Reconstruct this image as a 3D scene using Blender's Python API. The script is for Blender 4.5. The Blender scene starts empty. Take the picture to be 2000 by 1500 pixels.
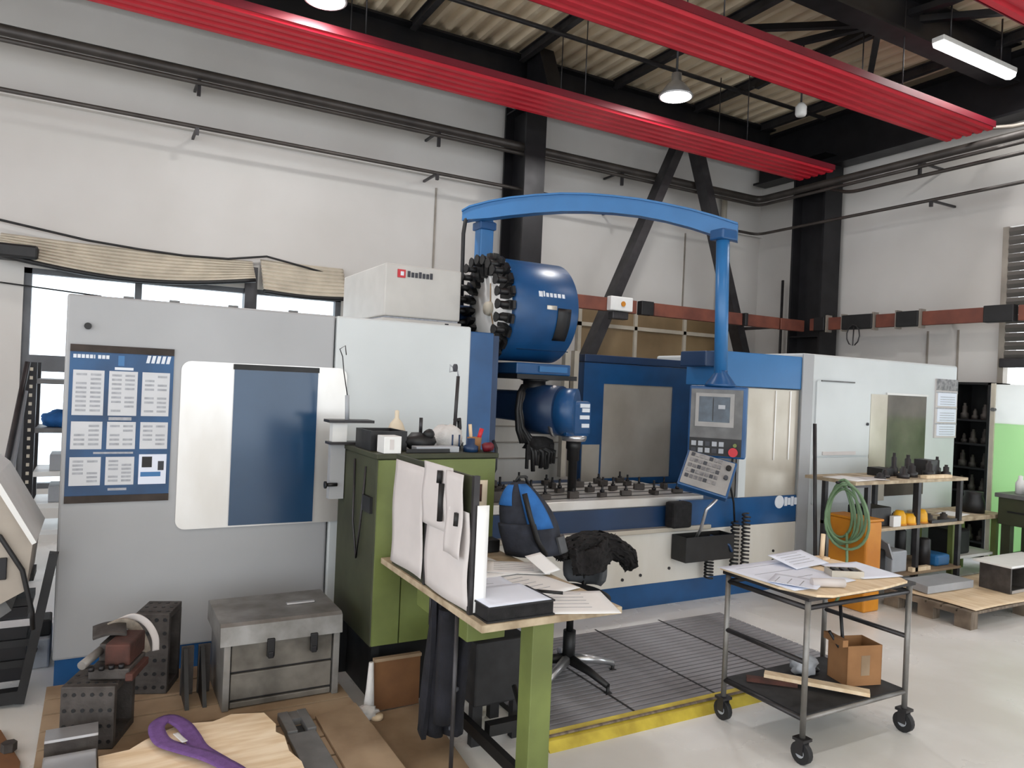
import bpy, bmesh, math, random
from mathutils import Matrix, Vector
random.seed(7)
S = bpy.context.scene
COL = S.collection
# ---------------------------------------------------------------- camera
ROLL, YAW, CH = math.radians(2.46), math.radians(29.3), 1.65
F = Vector((math.sin(YAW), math.cos(YAW), 0)); R = Vector((math.cos(YAW), -math.sin(YAW), 0)); U = Vector((0, 0, 1))
cr = R*math.cos(ROLL) + U*math.sin(ROLL); cu = -R*math.sin(ROLL) + U*math.cos(ROLL)
cam = bpy.data.cameras.new('camera'); cam.sensor_width = 36; cam.lens = 25.92; cam.clip_start = 0.05
co = bpy.data.objects.new('camera', cam); COL.objects.link(co)
co.matrix_world = Matrix(((cr.x, cu.x, -F.x, 0), (cr.y, cu.y, -F.y, 0), (cr.z, cu.z, -F.z, CH), (0, 0, 0, 1)))
S.camera = co
# ---------------------------------------------------------------- overcast daylight and exposure
W = bpy.data.worlds.new('overcast_sky'); S.world = W; W.use_nodes = True
bg = W.node_tree.nodes['Background']; bg.inputs[0].default_value = (0.90, 0.95, 1.0, 1); bg.inputs[1].default_value = 3.3
S.view_settings.view_transform = 'Standard'; S.view_settings.look = 'None'
S.view_settings.exposure = -0.07; S.view_settings.gamma = 1.0; S.view_settings.use_curve_mapping = False
LAMP_W, BAY_W = 14.0, 42.0

# ---------------------------------------------------------------- materials
def srgb(c):
    return tuple(((v/255)/12.92 if v/255 <= .04045 else ((v/255+.055)/1.055)**2.4) for v in c) + (1,)
MATS = {}
def mat(name, c, rough=.5, metal=0., var=.10, scale=6., bump=0., c2=None, spec=.5, stretch=(1, 1, 1), detail=5., lo=.35, hi=.65):
    m = bpy.data.materials.new(name); m.use_nodes = True; nt = m.node_tree; N = nt.nodes; L = nt.links
    b = N['Principled BSDF']; b.inputs['Roughness'].default_value = rough; b.inputs['Metallic'].default_value = metal
    b.inputs['Specular IOR Level'].default_value = spec
    tc = N.new('ShaderNodeTexCoord'); mp = N.new('ShaderNodeMapping'); mp.inputs['Scale'].default_value = stretch
    L.new(tc.outputs['Object'], mp.inputs['Vector'])
    nz = N.new('ShaderNodeTexNoise'); nz.inputs['Scale'].default_value = scale; nz.inputs['Detail'].default_value = detail
    L.new(mp.outputs[0], nz.inputs['Vector'])
    rp = N.new('ShaderNodeValToRGB'); a = srgb(c); d = srgb(c2) if c2 else tuple(v*(1-var*2) for v in a[:3])+(1,)
    rp.color_ramp.elements[0].position = lo; rp.color_ramp.elements[1].position = hi
    rp.color_ramp.elements[0].color = d; rp.color_ramp.elements[1].color = a
    L.new(nz.outputs['Fac'], rp.inputs['Fac']); L.new(rp.outputs['Color'], b.inputs['Base Color'])
    mr = N.new('ShaderNodeMapRange'); mr.inputs[3].default_value = min(1, rough+.1); mr.inputs[4].default_value = max(.03, rough-.08)
    L.new(nz.outputs['Fac'], mr.inputs[0]); L.new(mr.outputs[0], b.inputs['Roughness'])
    if bump:
        n2 = N.new('ShaderNodeTexNoise'); n2.inputs['Scale'].default_value = scale*6; n2.inputs['Detail'].default_value = 6
        L.new(mp.outputs[0], n2.inputs['Vector'])
        bp = N.new('ShaderNodeBump'); bp.inputs['Strength'].default_value = bump; bp.inputs['Distance'].default_value = .01
        L.new(n2.outputs['Fac'], bp.inputs['Height']); L.new(bp.outputs[0], b.inputs['Normal'])
    MATS[name] = m; return m
def emit(name, c, s):
    m = bpy.data.materials.new(name); m.use_nodes = True; b = m.node_tree.nodes['Principled BSDF']
    b.inputs['Base Color'].default_value = srgb(c); b.inputs['Emission Color'].default_value = srgb(c); b.inputs['Emission Strength'].default_value = s
    MATS[name] = m
def glass(name, tint, g):
    m = bpy.data.materials.new(name); m.use_nodes = True; N = m.node_tree.nodes; L = m.node_tree.links
    N.remove(N['Principled BSDF']); t = N.new('ShaderNodeBsdfTransparent'); t.inputs[0].default_value = srgb(tint)
    q = N.new('ShaderNodeBsdfGlossy'); q.inputs['Roughness'].default_value = .05; mx = N.new('ShaderNodeMixShader'); mx.inputs[0].default_value = g
    L.new(t.outputs[0], mx.inputs[1]); L.new(q.outputs[0], mx.inputs[2]); L.new(mx.outputs[0], N['Material Output'].inputs[0]); MATS[name] = m

mat('concrete', (232, 232, 231), .27, 0, .10, 1.3, .08, (212, 210, 205), detail=8)
mat('wall', (204, 201, 197), .85, 0, .04, .7, .05, (192, 188, 183))
mat('wall_low', (205, 203, 200), .8, 0, .05, 1.2, .05)
mat('sheet', (236, 220, 192), .55, 0, .08, 1.5, 0, (212, 194, 166), stretch=(1, .3, 1))
mat('steel_black', (34, 33, 36), .4, .3, .2, 5)
mat('steel_dark', (62, 60, 62), .42, .4, .2, 7)
mat('red', (192, 14, 40), .42, 0, .06, 3)
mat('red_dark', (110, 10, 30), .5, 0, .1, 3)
mat('enclosure', (168, 169, 171), .38, 0, .05, 1.4, 0, (160, 161, 163))  # left enclosure's shade is put into this darker grey
mat('enclosure_light', (206, 211, 212), .38, 0, .04, 1.4, 0, (197, 202, 203))
mat('cream', (216, 213, 206), .5, 0, .08, 3, .03, (200, 195, 184), stretch=(1, 1, .3))
mat('blue', (24, 80, 132), .34, 0, .10, 3.5, 0, (20, 68, 114))
mat('blue_light', (46, 110, 166), .34, 0, .06, 3.5)
mat('blue_deep', (22, 54, 92), .4, 0, .15, 3)
mat('blue_pane', (26, 64, 98), .14, 0, .08, 2, spec=.6)
mat('stainless', (222, 221, 219), .30, .45, .10, 2.0, .03, (204, 200, 194), stretch=(1.2, 1.2, .5))
mat('stainless_dull', (200, 194, 182), .36, .35, .12, 2, .03, (176, 168, 154), stretch=(1, 1, .8))
mat('alu', (200, 200, 202), .3, .8, .08, 6)
mat('grey_panel', (112, 112, 112), .5, .2, .15, 9)
mat('console_grey', (156, 154, 152), .5, .1, .08, 8)
mat('grey_key', (150, 148, 148), .5, .1, .15, 20, 0, (96, 96, 100), detail=2)
mat('black', (22, 22, 24), .5, 0, .3, 8)
mat('black_matt', (26, 25, 27), .85, 0, .3, 30, .3)
mat('rubber', (40, 40, 42), .7, 0, .2, 12)
mat('chest', (140, 138, 135), .42, .4, .18, 7, .06, (108, 105, 100))
mat('chest_front', (120, 115, 107), .55, .25, .2, 6, .05, (78, 74, 68))
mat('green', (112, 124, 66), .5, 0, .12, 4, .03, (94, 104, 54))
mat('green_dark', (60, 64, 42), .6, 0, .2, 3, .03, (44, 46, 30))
mat('green_pale', (202, 234, 190), .5, 0, .06, 3)
def translucent(name, c, k):
    m = bpy.data.materials.new(name); m.use_nodes = True; N = m.node_tree.nodes; L = m.node_tree.links; N.remove(N['Principled BSDF'])
    nz = N.new('ShaderNodeTexNoise'); nz.inputs['Scale'].default_value = 3; rp = N.new('ShaderNodeValToRGB'); a = srgb(c)
    rp.color_ramp.elements[0].color = tuple(v*.9 for v in a[:3])+(1,); rp.color_ramp.elements[1].color = a; L.new(nz.outputs['Fac'], rp.inputs['Fac'])
    d = N.new('ShaderNodeBsdfDiffuse'); t = N.new('ShaderNodeBsdfTranslucent'); mx = N.new('ShaderNodeMixShader'); mx.inputs[0].default_value = k
    L.new(rp.outputs[0], d.inputs[0]); L.new(rp.outputs[0], t.inputs[0]); L.new(d.outputs[0], mx.inputs[1]); L.new(t.outputs[0], mx.inputs[2]); L.new(mx.outputs[0], N['Material Output'].inputs[0]); MATS[name] = m
translucent('curtain_green', (206, 238, 194), .5)
translucent('curtain_white', (246, 248, 246), .5)
mat('green_hose', (116, 146, 110), .5, 0, .1, 9)
mat('paper', (238, 238, 238), .8, 0, .03, 6)
mat('paper_warm', (228, 214, 190), .8, 0, .06, 6)
mat('paper_grey', (208, 202, 200), .8, 0, .05, 4)
mat('paper_blue', (226, 232, 246), .7, 0, .02, 6)
mat('ink', (70, 72, 78), .8, 0, .1, 9)
mat('ink_soft', (176, 179, 186), .8, 0, .12, 40)
mat('white_print', (222, 228, 236), .7, 0, .02, 9)
mat('print_grey', (208, 210, 214), .7, 0, .03, 9)
mat('poster_blue', (34, 84, 132), .45, 0, .18, 3, 0, (30, 58, 92))
mat('poster_strip', (58, 48, 42), .7, 0, .2, 12)
mat('wood', (242, 224, 196), .7, 0, .08, 5, .06, (220, 194, 158), stretch=(1, 6, 1))
mat('wood_pale', (230, 210, 180), .7, 0, .06, 5, .05, (214, 188, 152), stretch=(6, 1, 1))
mat('wood_worn', (164, 142, 116), .75, 0, .15, 3, .1, (122, 100, 76))
mat('wood_grey', (132, 118, 102), .8, 0, .2, 6, .1, (92, 80, 68), stretch=(6, 1, 1))
mat('bench_edge', (192, 176, 150), .7, 0, .2, 9, .1, (140, 122, 98))
mat('cardboard', (160, 116, 76), .85, 0, .1, 6, .03)
mat('cardboard_dark', (126, 88, 54), .85, 0, .12, 4, .03, (100, 66, 40))
mat('purple', (112, 78, 140), .8, 0, .12, 40, .2)
mat('cast_iron', (78, 73, 70), .6, .3, .2, 12, .2, (58, 53, 50))
mat('rust', (84, 50, 42), .75, .2, .3, 12, .2, (62, 40, 34))
mat('strap', (150, 140, 128), .85, 0, .2, 30, .2)
mat('orange', (206, 136, 30), .5, 0, .08, 3, 0, (180, 110, 20))
mat('yellow', (206, 186, 66), .55, 0, .12, 7, .05, (168, 148, 48))
mat('yellow_cap', (238, 176, 30), .4, 0, .1, 9)
mat('mat_grey', (140, 140, 145), .7, 0, .12, 5, .1, (120, 119, 123))
mat('brown_duct', (120, 66, 50), .5, 0, .14, 4, 0, (92, 48, 38))
mat('pipe_dark', (70, 64, 60), .45, .3, .2, 4)
mat('pipe_pale', (150, 142, 132), .5, .2, .15, 4)
mat('blind', (196, 186, 168), .8, 0, .1, 6, .05)
mat('frame_grey', (96, 98, 102), .5, .2, .1, 6)
mat('beige_glazing', (150, 128, 96), .35, 0, .2, 1.2, 0, (118, 98, 70))
mat('frame_pale', (196, 188, 172), .6, 0, .08, 6)
mat('bag_blue', (34, 104, 176), .75, 0, .15, 12, .15)
mat('bag_dark', (42, 46, 58), .8, 0, .25, 14, .2)
mat('fur', (30, 27, 28), .95, 0, .3, 60, .6)
mat('chair_grey', (86, 88, 92), .7, 0, .15, 10)
mat('plastic_white', (226, 226, 224), .45, 0, .04, 5)
mat('cabinet_shaded', (200, 198, 193), .45, 0, .04, 5)  # white greyed so the colour carries the shadow on the filter cabinet
mat('plastic_grey', (170, 174, 180), .5, 0, .08, 5)
mat('red_knob', (196, 30, 44), .4, 0, .05, 9)
mat('cloth_white', (214, 212, 210), .9, 0, .08, 14, .25)
mat('cloth_dark', (26, 27, 36), .9, 0, .35, 9, .35, (14, 14, 20))
mat('slat', (96, 92, 88), .5, .3, .12, 3)
mat('screen', (58, 74, 88), .2, 0, .25, 14, 0, (44, 54, 66))
mat('glazed_door', (104, 98, 90), .14, .1, .15, 2, 0, (70, 64, 58))
mat('machine_grey', (170, 160, 148), .5, 0, .1, 3)
emit('lamp_glow', (255, 255, 255), 9)
glass('window_glass', (244, 248, 250), .08)

# ---------------------------------------------------------------- mesh helpers
class MB:
    def __init__(s, M=None): s.bm = bmesh.new(); s.M = M; s.sm = set()
    def _x(s, vs):
        if s.M is not None: bmesh.ops.transform(s.bm, matrix=s.M, verts=vs)
    def box(s, x0, x1, y0, y1, z0, z1, b=0., T=None):
        m = Matrix.Translation(((x0+x1)/2, (y0+y1)/2, (z0+z1)/2)) @ Matrix.Diagonal((abs(x1-x0), abs(y1-y0), abs(z1-z0), 1))
        if T is not None: m = T @ m
        vs = bmesh.ops.create_cube(s.bm, size=1, matrix=m)['verts']
        if b:
            es = list({e for v in vs for e in v.link_edges})
            r = bmesh.ops.bevel(s.bm, geom=es, offset=b, segments=2, affect='EDGES', profile=.5)
            vs = list({v for f in r['faces'] for v in f.verts} | {v for v in vs if v.is_valid})
        s._x(vs); return s
    def cyl(s, p, q, r, r2=None, n=14, caps=True):
        p, q = Vector(p), Vector(q); d = q-p; r2 = r if r2 is None else r2
        a = d.to_track_quat('Z', 'Y').to_matrix()
        A = []; B = []
        for i in range(n):
            t = 2*math.pi*i/n; o = a @ Vector((math.cos(t), math.sin(t), 0))
            A.append(s.bm.verts.new(p+o*r)); B.append(s.bm.verts.new(q+o*r2))
        for i in range(n):
            f = s.bm.faces.new((A[i], A[(i+1) % n], B[(i+1) % n], B[i])); f.smooth = True
        if caps: s.bm.faces.new(A[::-1]); s.bm.faces.new(B)
        s._x(A+B); return s
    def tube(s, pts, r, n=8, rs=None, closed=False):
        pts = [Vector(p) for p in pts]; rings = []; N = len(pts); up = None
        for k, p in enumerate(pts):
            d = (pts[min(k+1, N-1)]-pts[max(k-1, 0)]).normalized()
            if up is None: up = d.orthogonal().normalized()
            up = (up - d*up.dot(d)).normalized(); w = d.cross(up); rr = rs[k] if rs else r
            rings.append([s.bm.verts.new(p+(up*math.cos(2*math.pi*i/n)+w*math.sin(2*math.pi*i/n))*rr) for i in range(n)])
        for a, b in zip(rings, rings[1:]):
            for i in range(n):
                f = s.bm.faces.new((a[i], a[(i+1) % n], b[(i+1) % n], b[i])); f.smooth = True
        s.bm.faces.new(rings[0][::-1]); s.bm.faces.new(rings[-1])
        s._x([v for q in rings for v in q]); return s
    def prism(s, poly, ax, a, b, smooth=False):
        def P(u, v, w): return {'x': (w, u, v), 'y': (u, w, v), 'z': (u, v, w)}[ax]
        A = [s.bm.verts.new(P(u, v, a)) for u, v in poly]; B = [s.bm.verts.new(P(u, v, b)) for u, v in poly]; n = len(poly)
        for i in range(n):
            f = s.bm.faces.new((A[i], A[(i+1) % n], B[(i+1) % n], B[i])); f.smooth = smooth
        s.bm.faces.new(A[::-1]); s.bm.faces.new(B); s._x(A+B); return s
    def lathe(s, prof, c=(0, 0, 0), ax='z', n=24, smooth=True):
        rings = []; c = Vector(c)
        for r, h in prof:
            ring = []
            for i in range(n):
                t = 2*math.pi*i/n; u, v = r*math.cos(t), r*math.sin(t)
                o = {'z': (u, v, h), 'x': (h, u, v), 'y': (u, h, v)}[ax]
                ring.append(s.bm.verts.new(c+Vector(o)))
            rings.append(ring)
        for a, b in zip(rings, rings[1:]):
            for i in range(n):
                f = s.bm.faces.new((a[i], a[(i+1) % n], b[(i+1) % n], b[i])); f.smooth = smooth
        s.bm.faces.new(rings[0][::-1]); s.bm.faces.new(rings[-1]); s._x([v for q in rings for v in q]); return s
    def grid(s, fn, nu, nv, th=.002):
        """thick sheet over a point function fn(u,v) in 0..1"""
        P = [[Vector(fn(i/nu, j/nv)) for j in range(nv+1)] for i in range(nu+1)]
        def nrm(i, j):
            a = P[min(i+1, nu)][j]-P[max(i-1, 0)][j]; b = P[i][min(j+1, nv)]-P[i][max(j-1, 0)]
            return a.cross(b).normalized()
        A = [[s.bm.verts.new(P[i][j]) for j in range(nv+1)] for i in range(nu+1)]
        B = [[s.bm.verts.new(P[i][j]-nrm(i, j)*th) for j in range(nv+1)] for i in range(nu+1)]
        for i in range(nu):
            for j in range(nv):
                f = s.bm.faces.new((A[i][j], A[i+1][j], A[i+1][j+1], A[i][j+1])); f.smooth = True
                f = s.bm.faces.new((B[i][j+1], B[i+1][j+1], B[i+1][j], B[i][j])); f.smooth = True
        for i in range(nu):
            s.bm.faces.new((A[i+1][0], A[i][0], B[i][0], B[i+1][0])); s.bm.faces.new((A[i][nv], A[i+1][nv], B[i+1][nv], B[i][nv]))
        for j in range(nv):
            s.bm.faces.new((A[0][j], A[0][j+1], B[0][j+1], B[0][j])); s.bm.faces.new((A[nu][j+1], A[nu][j], B[nu][j], B[nu][j+1]))
        s._x([v for r in A+B for v in r]); return s
    def blob(s, c, r, sub=2, rough=0., seed=0, flat=None):
        rnd = random.Random(seed)
        vs = bmesh.ops.create_icosphere(s.bm, subdivisions=sub, radius=1)['verts']
        for v in vs:
            k = 1+rough*(rnd.random()-.5)*2
            v.co = Vector((v.co.x*r[0]*k, v.co.y*r[1]*k, v.co.z*r[2]*k))
            if flat is not None and v.co.z < -r[2]*flat: v.co.z = -r[2]*flat
            v.co += Vector(c)
            for f in v.link_faces: f.smooth = True
        s._x(vs); return s
    def build(s, name, m, parent=None, local=False):
        me = bpy.data.meshes.new(name); bmesh.ops.recalc_face_normals(s.bm, faces=s.bm.faces)
        if parent is not None and not local:
            o = parent; off = Vector((0, 0, 0))
            while o: off += o.location; o = o.parent
            bmesh.ops.translate(s.bm, vec=-off, verts=s.bm.verts)
        elif parent is None and not local:
            if len(s.bm.verts):
                xs = [v.co for v in s.bm.verts]
                c = Vector(((min(v.x for v in xs)+max(v.x for v in xs))/2, (min(v.y for v in xs)+max(v.y for v in xs))/2, min(v.z for v in xs)))
                bmesh.ops.translate(s.bm, vec=-c, verts=s.bm.verts)
        s.bm.to_mesh(me); s.bm.free(); me.materials.append(MATS[m])
        o = bpy.data.objects.new(name, me); COL.objects.link(o)
        if parent is not None: o.parent = parent
        elif not local: o.location = c
        return o
def tag(o, label, cat, group=None):
    o['label'] = label; o['category'] = cat
    if group: o['group'] = group
    return o
def thing(name, label, cat, loc=(0, 0, 0), rz=0, group=None):
    o = bpy.data.objects.new(name, None); o.empty_display_size = .1; COL.objects.link(o); o.location = loc; o.rotation_euler = (0, 0, rz)
    return tag(o, label, cat, group)
def struct(o, label=None):
    o['kind'] = 'structure'
    if label: o['label'] = label
    return o
def box(*a, **k): return MB().box(*a, **k)
def share(src, name, parent, loc, rot=None):
    """another copy of a part that shares its mesh"""
    o = bpy.data.objects.new(name, src.data); COL.objects.link(o); o.parent = parent; o.location = loc
    if rot: o.rotation_euler = rot
    return o
def copy_tree(o, parent=None):
    c = o.copy(); COL.objects.link(c); c.parent = parent
    for ch in o.children: copy_tree(ch, c)
    return c
def rounded(x0, x1, z0, z1, r, n=5, corners=(1, 1, 1, 1)):
    pts = []
    for (cx, cz, a0, on, kx, kz) in ((x1-r, z1-r, 0, corners[0], x1, z1), (x0+r, z1-r, 90, corners[1], x0, z1), (x0+r, z0+r, 180, corners[2], x0, z0), (x1-r, z0+r, 270, corners[3], x1, z0)):
        if not on: pts.append((kx, kz)); continue
        for i in range(n+1):
            t = math.radians(a0+90*i/n); pts.append((cx+r*math.cos(t), cz+r*math.sin(t)))
    return pts
def iprof(w, d, t, tw):   # I-section, flanges across u, web along v
    return [(-w/2, -d/2), (w/2, -d/2), (w/2, -d/2+t), (tw/2, -d/2+t), (tw/2, d/2-t), (w/2, d/2-t), (w/2, d/2), (-w/2, d/2), (-w/2, d/2-t), (-tw/2, d/2-t), (-tw/2, -d/2+t), (-w/2, -d/2+t)]

# ================================================================ SETTING
struct(box(-9, 8.95, -9, 8.25, -.1, 0).build('floor', 'concrete'), 'worn pale concrete workshop floor')
w = MB()
w.box(-9, -.62, 8.0, 8.25, 0, 5.5).box(-.62, 2.3, 8.0, 8.25, 2.52, 5.5).box(-.62, 2.3, 8.0, 8.25, 0, .5).box(2.3, 8.95, 8.0, 8.25, 0, 5.5)
struct(w.build('wall_back', 'wall'), 'pale grey back wall above and beside the window')
w = MB(); w.box(8.7, 8.95, 4.45, 8.0, 0, 5.5).box(8.7, 8.95, .4, 4.45, 3.62, 5.5).box(8.7, 8.95, -9, .4, 0, 5.5)
struct(w.build('wall_right', 'wall'), 'pale grey side wall with a shutter opening')
for k, x in enumerate((3.35, 7.2)):
    struct(box(x, x+.018, 7.985, 8.0, 0, 3.9).build('trim_%d' % (k+1), 'pipe_pale'))
struct(box(8.685, 8.7, 5.3, 5.32, 0, 2.5).build('trim_3', 'pipe_pale')); struct(box(8.685, 8.7, 4.94, 4.96, 0, 2.5).build('trim_4', 'pipe_pale'))
# ledge of the wall panel under the pipes
struct(box(-9, 4.2, 7.93, 8.0, 4.02, 4.06).build('trim_5', 'wall')); struct(box(4.46, 8.7, 7.93, 8.0, 4.02, 4.06).build('trim_6', 'wall'))
# corrugated roof sheet, ribs running towards the back wall
m = MB(); pts = []; x = -9
while x < 9:
    pts += [(x, 5.52), (x+.05, 5.52), (x+.085, 5.59), (x+.165, 5.59)]; x += .2
poly = pts+[(px, pz+.012) for px, pz in pts[::-1]]
A = [m.bm.verts.new((px, -9, pz)) for px, pz in pts]; B = [m.bm.verts.new((px, 8.25, pz)) for px, pz in pts]
for i in range(len(pts)-1): m.bm.faces.new((A[i], A[i+1], B[i+1], B[i]))
struct(m.build('ceiling', 'sheet'), 'beige corrugated metal roof sheeting')

# window with panes
wn = thing('window_1', 'tall bright window in the back wall behind the grey enclosure', 'window', (.85, 8.05, .5)); del wn['category']; struct(wn)
f = MB()
for x in (-.62, .28, 1.28, 2.24): f.box(x, x+.06, 8.03, 8.11, .5, 2.52)
for z in (.5, 2.47): f.box(-.62, 2.3, 8.03, 8.11, z, z+.05)
f.build('window_frame', 'frame_grey', wn)
box(-.58, 2.24, 8.02, 8.1, 1.58, 1.73).build('transom', 'frame_grey', wn)
box(1.28, 1.40, 7.96, 8.04, .5, 2.74).build('mullion_post', 'steel_dark', wn)
for x0, x1 in ((-.56, .28), (.34, 1.28), (1.34, 2.24)):
    for z0, z1 in ((.55, 1.58), (1.73, 2.47)): box(x0, x1, 8.062, 8.07, z0, z1).build('pane', 'window_glass', wn)
# beige glazed panel under the trunking
w2 = thing('window_2', 'row of dull beige glazed panels low on the back wall', 'window', (6.7, 7.97, 1.2)); del w2['category']; struct(w2)
f = MB()
for x in (5.4, 6.32, 7.2, 7.98): f.box(x, x+.05, 7.93, 7.99, 1.2, 2.7)
f.box(5.4, 8.03, 7.93, 7.99, 2.45, 2.5).box(5.4, 8.03, 7.93, 7.99, 1.2, 1.25); f.build('window_frame', 'frame_pale', w2)
for x0, x1 in ((5.45, 6.32), (6.37, 7.2), (7.25, 7.98)):
    box(x0, x1, 7.96, 7.985, 1.25, 2.45).build('pane', 'beige_glazing', w2); box(x0, x1, 7.965, 7.985, 2.5, 2.7).build('pane', 'beige_glazing', w2)
# roller door on the right wall, half open
rd = thing('door_1', 'grey ribbed roller shutter on the side wall, partly raised', 'door', (8.66, 2.4, 2.1)); del rd['category']; struct(rd)
s0 = None
for k in range(15):
    z = 2.2+k*.096
    if s0 is None:
        s0 = MB().prism([(8.62, -.045), (8.60, 0), (8.62, .045), (8.64, .045), (8.64, -.045)], 'y', .45, 4.42)
        bmesh.ops.translate(s0.bm, vec=(0, 0, z), verts=s0.bm.verts); s0 = s0.build('slat', 'slat', rd)
    else: share(s0, 'slat', rd, (0, 0, k*.096))
box(8.58, 8.66, .42, 4.44, 2.06, 2.16, b=.01).build('bottom_rail', 'steel_dark', rd)
for y in (.4, 4.40): box(8.6, 8.69, y, y+.06, 0, 3.6).build('guide_rail', 'pipe_pale', rd)

# ---------------------------------------------------------------- steel frame
def column(cx, cy, w, d, z1, label, rot=False):
    t = thing('steel_column', label, 'column', (cx, cy, 0), 0, 'black steel columns')
    m = MB(); pr = iprof(w, d, .03, .03)
    if rot: pr = [(v, u) for u, v in pr]
    m.prism([(cx+u, cy+v) for u, v in pr], 'z', 0.012, z1); m.build('profile', 'steel_black', t)
    box(cx-w/2-.06, cx+w/2+.06, cy-d/2-.06, min(7.99, cy+d/2+.06), 0, .012).build('base_plate', 'steel_black', t)
    for zz in (2.45, 4.9): box(cx-w/2+.004, cx+w/2-.004, cy-d/2+.03, cy+d/2-.03, zz, zz+.02).build('stiffener', 'steel_black', t)
    return t
column(4.33, 7.66, .27, .54, 5.0, 'black steel column rising behind the tool drum')
c2 = column(8.45, 6.78, .34, .52, 4.75, 'black steel column in the corner by the side wall')
def beam_x(name, x0, x1, y, z, w, d, label, cat='beam', group=None, mt='steel_black'):
    o = MB().prism([(y+u, z+v) for u, v in iprof(w, d, .025, .02)], 'x', x0, x1).build(name, mt); return tag(o, label, cat, group)
beam_x('steel_girder', -8.9, 8.4, 7.62, 5.24, .24, .5, 'deep black girder along the top of the back wall', group='roof girders')
beam_x('steel_girder', -8.9, 8.4, 4.36, 5.29, .22, .42, 'black girder carrying the long tube lamp, middle of the roof', group='roof girders')
beam_x('steel_girder', -8.9, 8.4, .7, 5.29, .22, .42, 'black roof girder above the front of the hall', group='roof girders')
o = MB().prism([(8.54+u, 5.1+v) for u, v in iprof(.26, .68, .03, .02)], 'y', -8.9, 7.9).build('steel_girder', 'steel_black'); tag(o, 'black girder along the top of the side wall', 'beam', 'roof girders')
for x in (1.4, 2.8, 4.15, 5.5, 6.85, 8.1, -.4, -2.2):
    where = {1.4: 'left of the black column', 2.8: 'just left of the black column', 4.15: 'over the black column', 5.5: 'over the control arm', 6.85: 'over the tube lamp', 8.1: 'next to the side wall'}.get(x, 'over the window' if x > -1 else 'left of the window')
    o = MB().prism([(x+u, 5.45+v) for u, v in iprof(.07, .11, .012, .012)], 'y', -8.5, 7.5).build('roof_purlin', 'steel_dark')
    tag(o, 'thin dark purlin under the corrugated roof, ' + where, 'purlin', 'roof purlins')
for y, l in ((6.6, 'between the two far red panels and the back wall'), (5.5, 'between the two far red panels')):
    tag(MB().cyl((-4, y, 5.36), (8.3, y, 5.36), .025).build('tie_rod', 'steel_dark'), 'thin dark rod under the roof, ' + l, 'rod', 'roof tie rods')
N0 = (6.55, 4.62, 5.34)
for q, l in (((5.35, 5.6, 5.34), 'reaching left'), ((5.9, 6.1, 5.34), 'reaching back left'), ((6.75, 6.35, 5.34), 'reaching straight back'), ((7.9, 5.7, 5.34), 'reaching back right'), ((7.9, 3.2, 5.34), 'reaching forward right'), ((6.9, 2.9, 5.34), 'reaching forward')):
    o = MB().box(-.03, .03, 0, (Vector(q)-Vector(N0)).length, -.03, .03)
    d = Vector(q)-Vector(N0); a = math.atan2(d.y, d.x)-math.pi/2
    bmesh.ops.transform(o.bm, matrix=Matrix.Translation(N0) @ Matrix.Rotation(a, 4, 'Z'), verts=o.bm.verts)
    tag(o.build('roof_brace', 'steel_black'), 'black roof brace from the middle girder node, ' + l, 'brace', 'roof braces')
for q0, q1, l in (((6.53, 7.4, 4.95), (4.69, 7.4, .95), 'left leg of the V brace by the back wall'), ((6.76, 7.4, 4.95), (8.22, 7.4, 1.1), 'right leg of the V brace by the back wall')):
    d = Vector(q1)-Vector(q0); T = Matrix.Translation(q0) @ d.to_track_quat('Z', 'Y').to_matrix().to_4x4()
    o = MB().box(-.09, .09, -.06, .06, 0, d.length, T=T); tag(o.build('diagonal_brace', 'steel_dark'), 'dark steel ' + l, 'brace', 'V braces')
for x, l in ((4.33, 'on the black column'),):
    o = MB().prism([(7.0, 4.95), (7.5, 4.95), (7.5, 5.5), (7.25, 5.5)], 'x', x-.1, x+.1).build('gusset_bracket', 'steel_black'); tag(o, 'black gusset bracket at the head of the column', 'bracket')

# ---------------------------------------------------------------- pipes and cables on the walls
def pipe(name, pts, r, mt, label, cat='pipe', brackets=(), group='wall pipes'):
    t = thing(name, label, cat, pts[0], 0, group)
    P = []
    for i, p in enumerate(pts):    # soften the bends
        p = Vector(p)
        if 0 < i < len(pts)-1:
            a = (Vector(pts[i-1])-p).normalized()*.14; b = (Vector(pts[i+1])-p).normalized()*.14
            for k in range(5): u = k/4; P.append(p + a*(1-u)**2 + b*u**2)
        else: P.append(p)
    MB().tube(P, r, 10).build('run', mt, t)
    for (x, y, z, dx, dy) in brackets:
        k = MB(); dr = .17 if r > .03 else .07
        k.box(x-.016, x+.016, y-.016, y+.016, z-dr, z); k.box(min(x, x+dx)-.012, max(x, x+dx)+.012, min(y, y+dy)-.012, max(y, y+dy)+.012, z-.012, z+.012); k.build('bracket', 'steel_dark', t)
    return t
BX = (-2.0, .73, 3.2, 5.75)
pipe('heating_pipe', [(-8.8, 7.6, 4.455), (8.22, 7.6, 4.455), (8.22, .3, 4.455)], .05, 'pipe_dark', 'thick dark heating pipe high around both walls, the top one', brackets=[(x, 7.6, 4.42, 0, .38) for x in BX]+[(8.22, 5.2, 4.42, .46, 0)])
pipe('heating_pipe', [(-8.8, 7.56, 4.36), (8.18, 7.56, 4.36), (8.18, .3, 4.36)], .022, 'pipe_dark', 'thin dark pipe just under the thick heating pipe')
pipe('heating_pipe', [(8.25, 6.6, 4.44), (8.12, 6.05, 4.23), (8.12, .3, 4.23)], .022, 'pipe_dark', 'thin pipe branching lower along the side wall')
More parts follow.
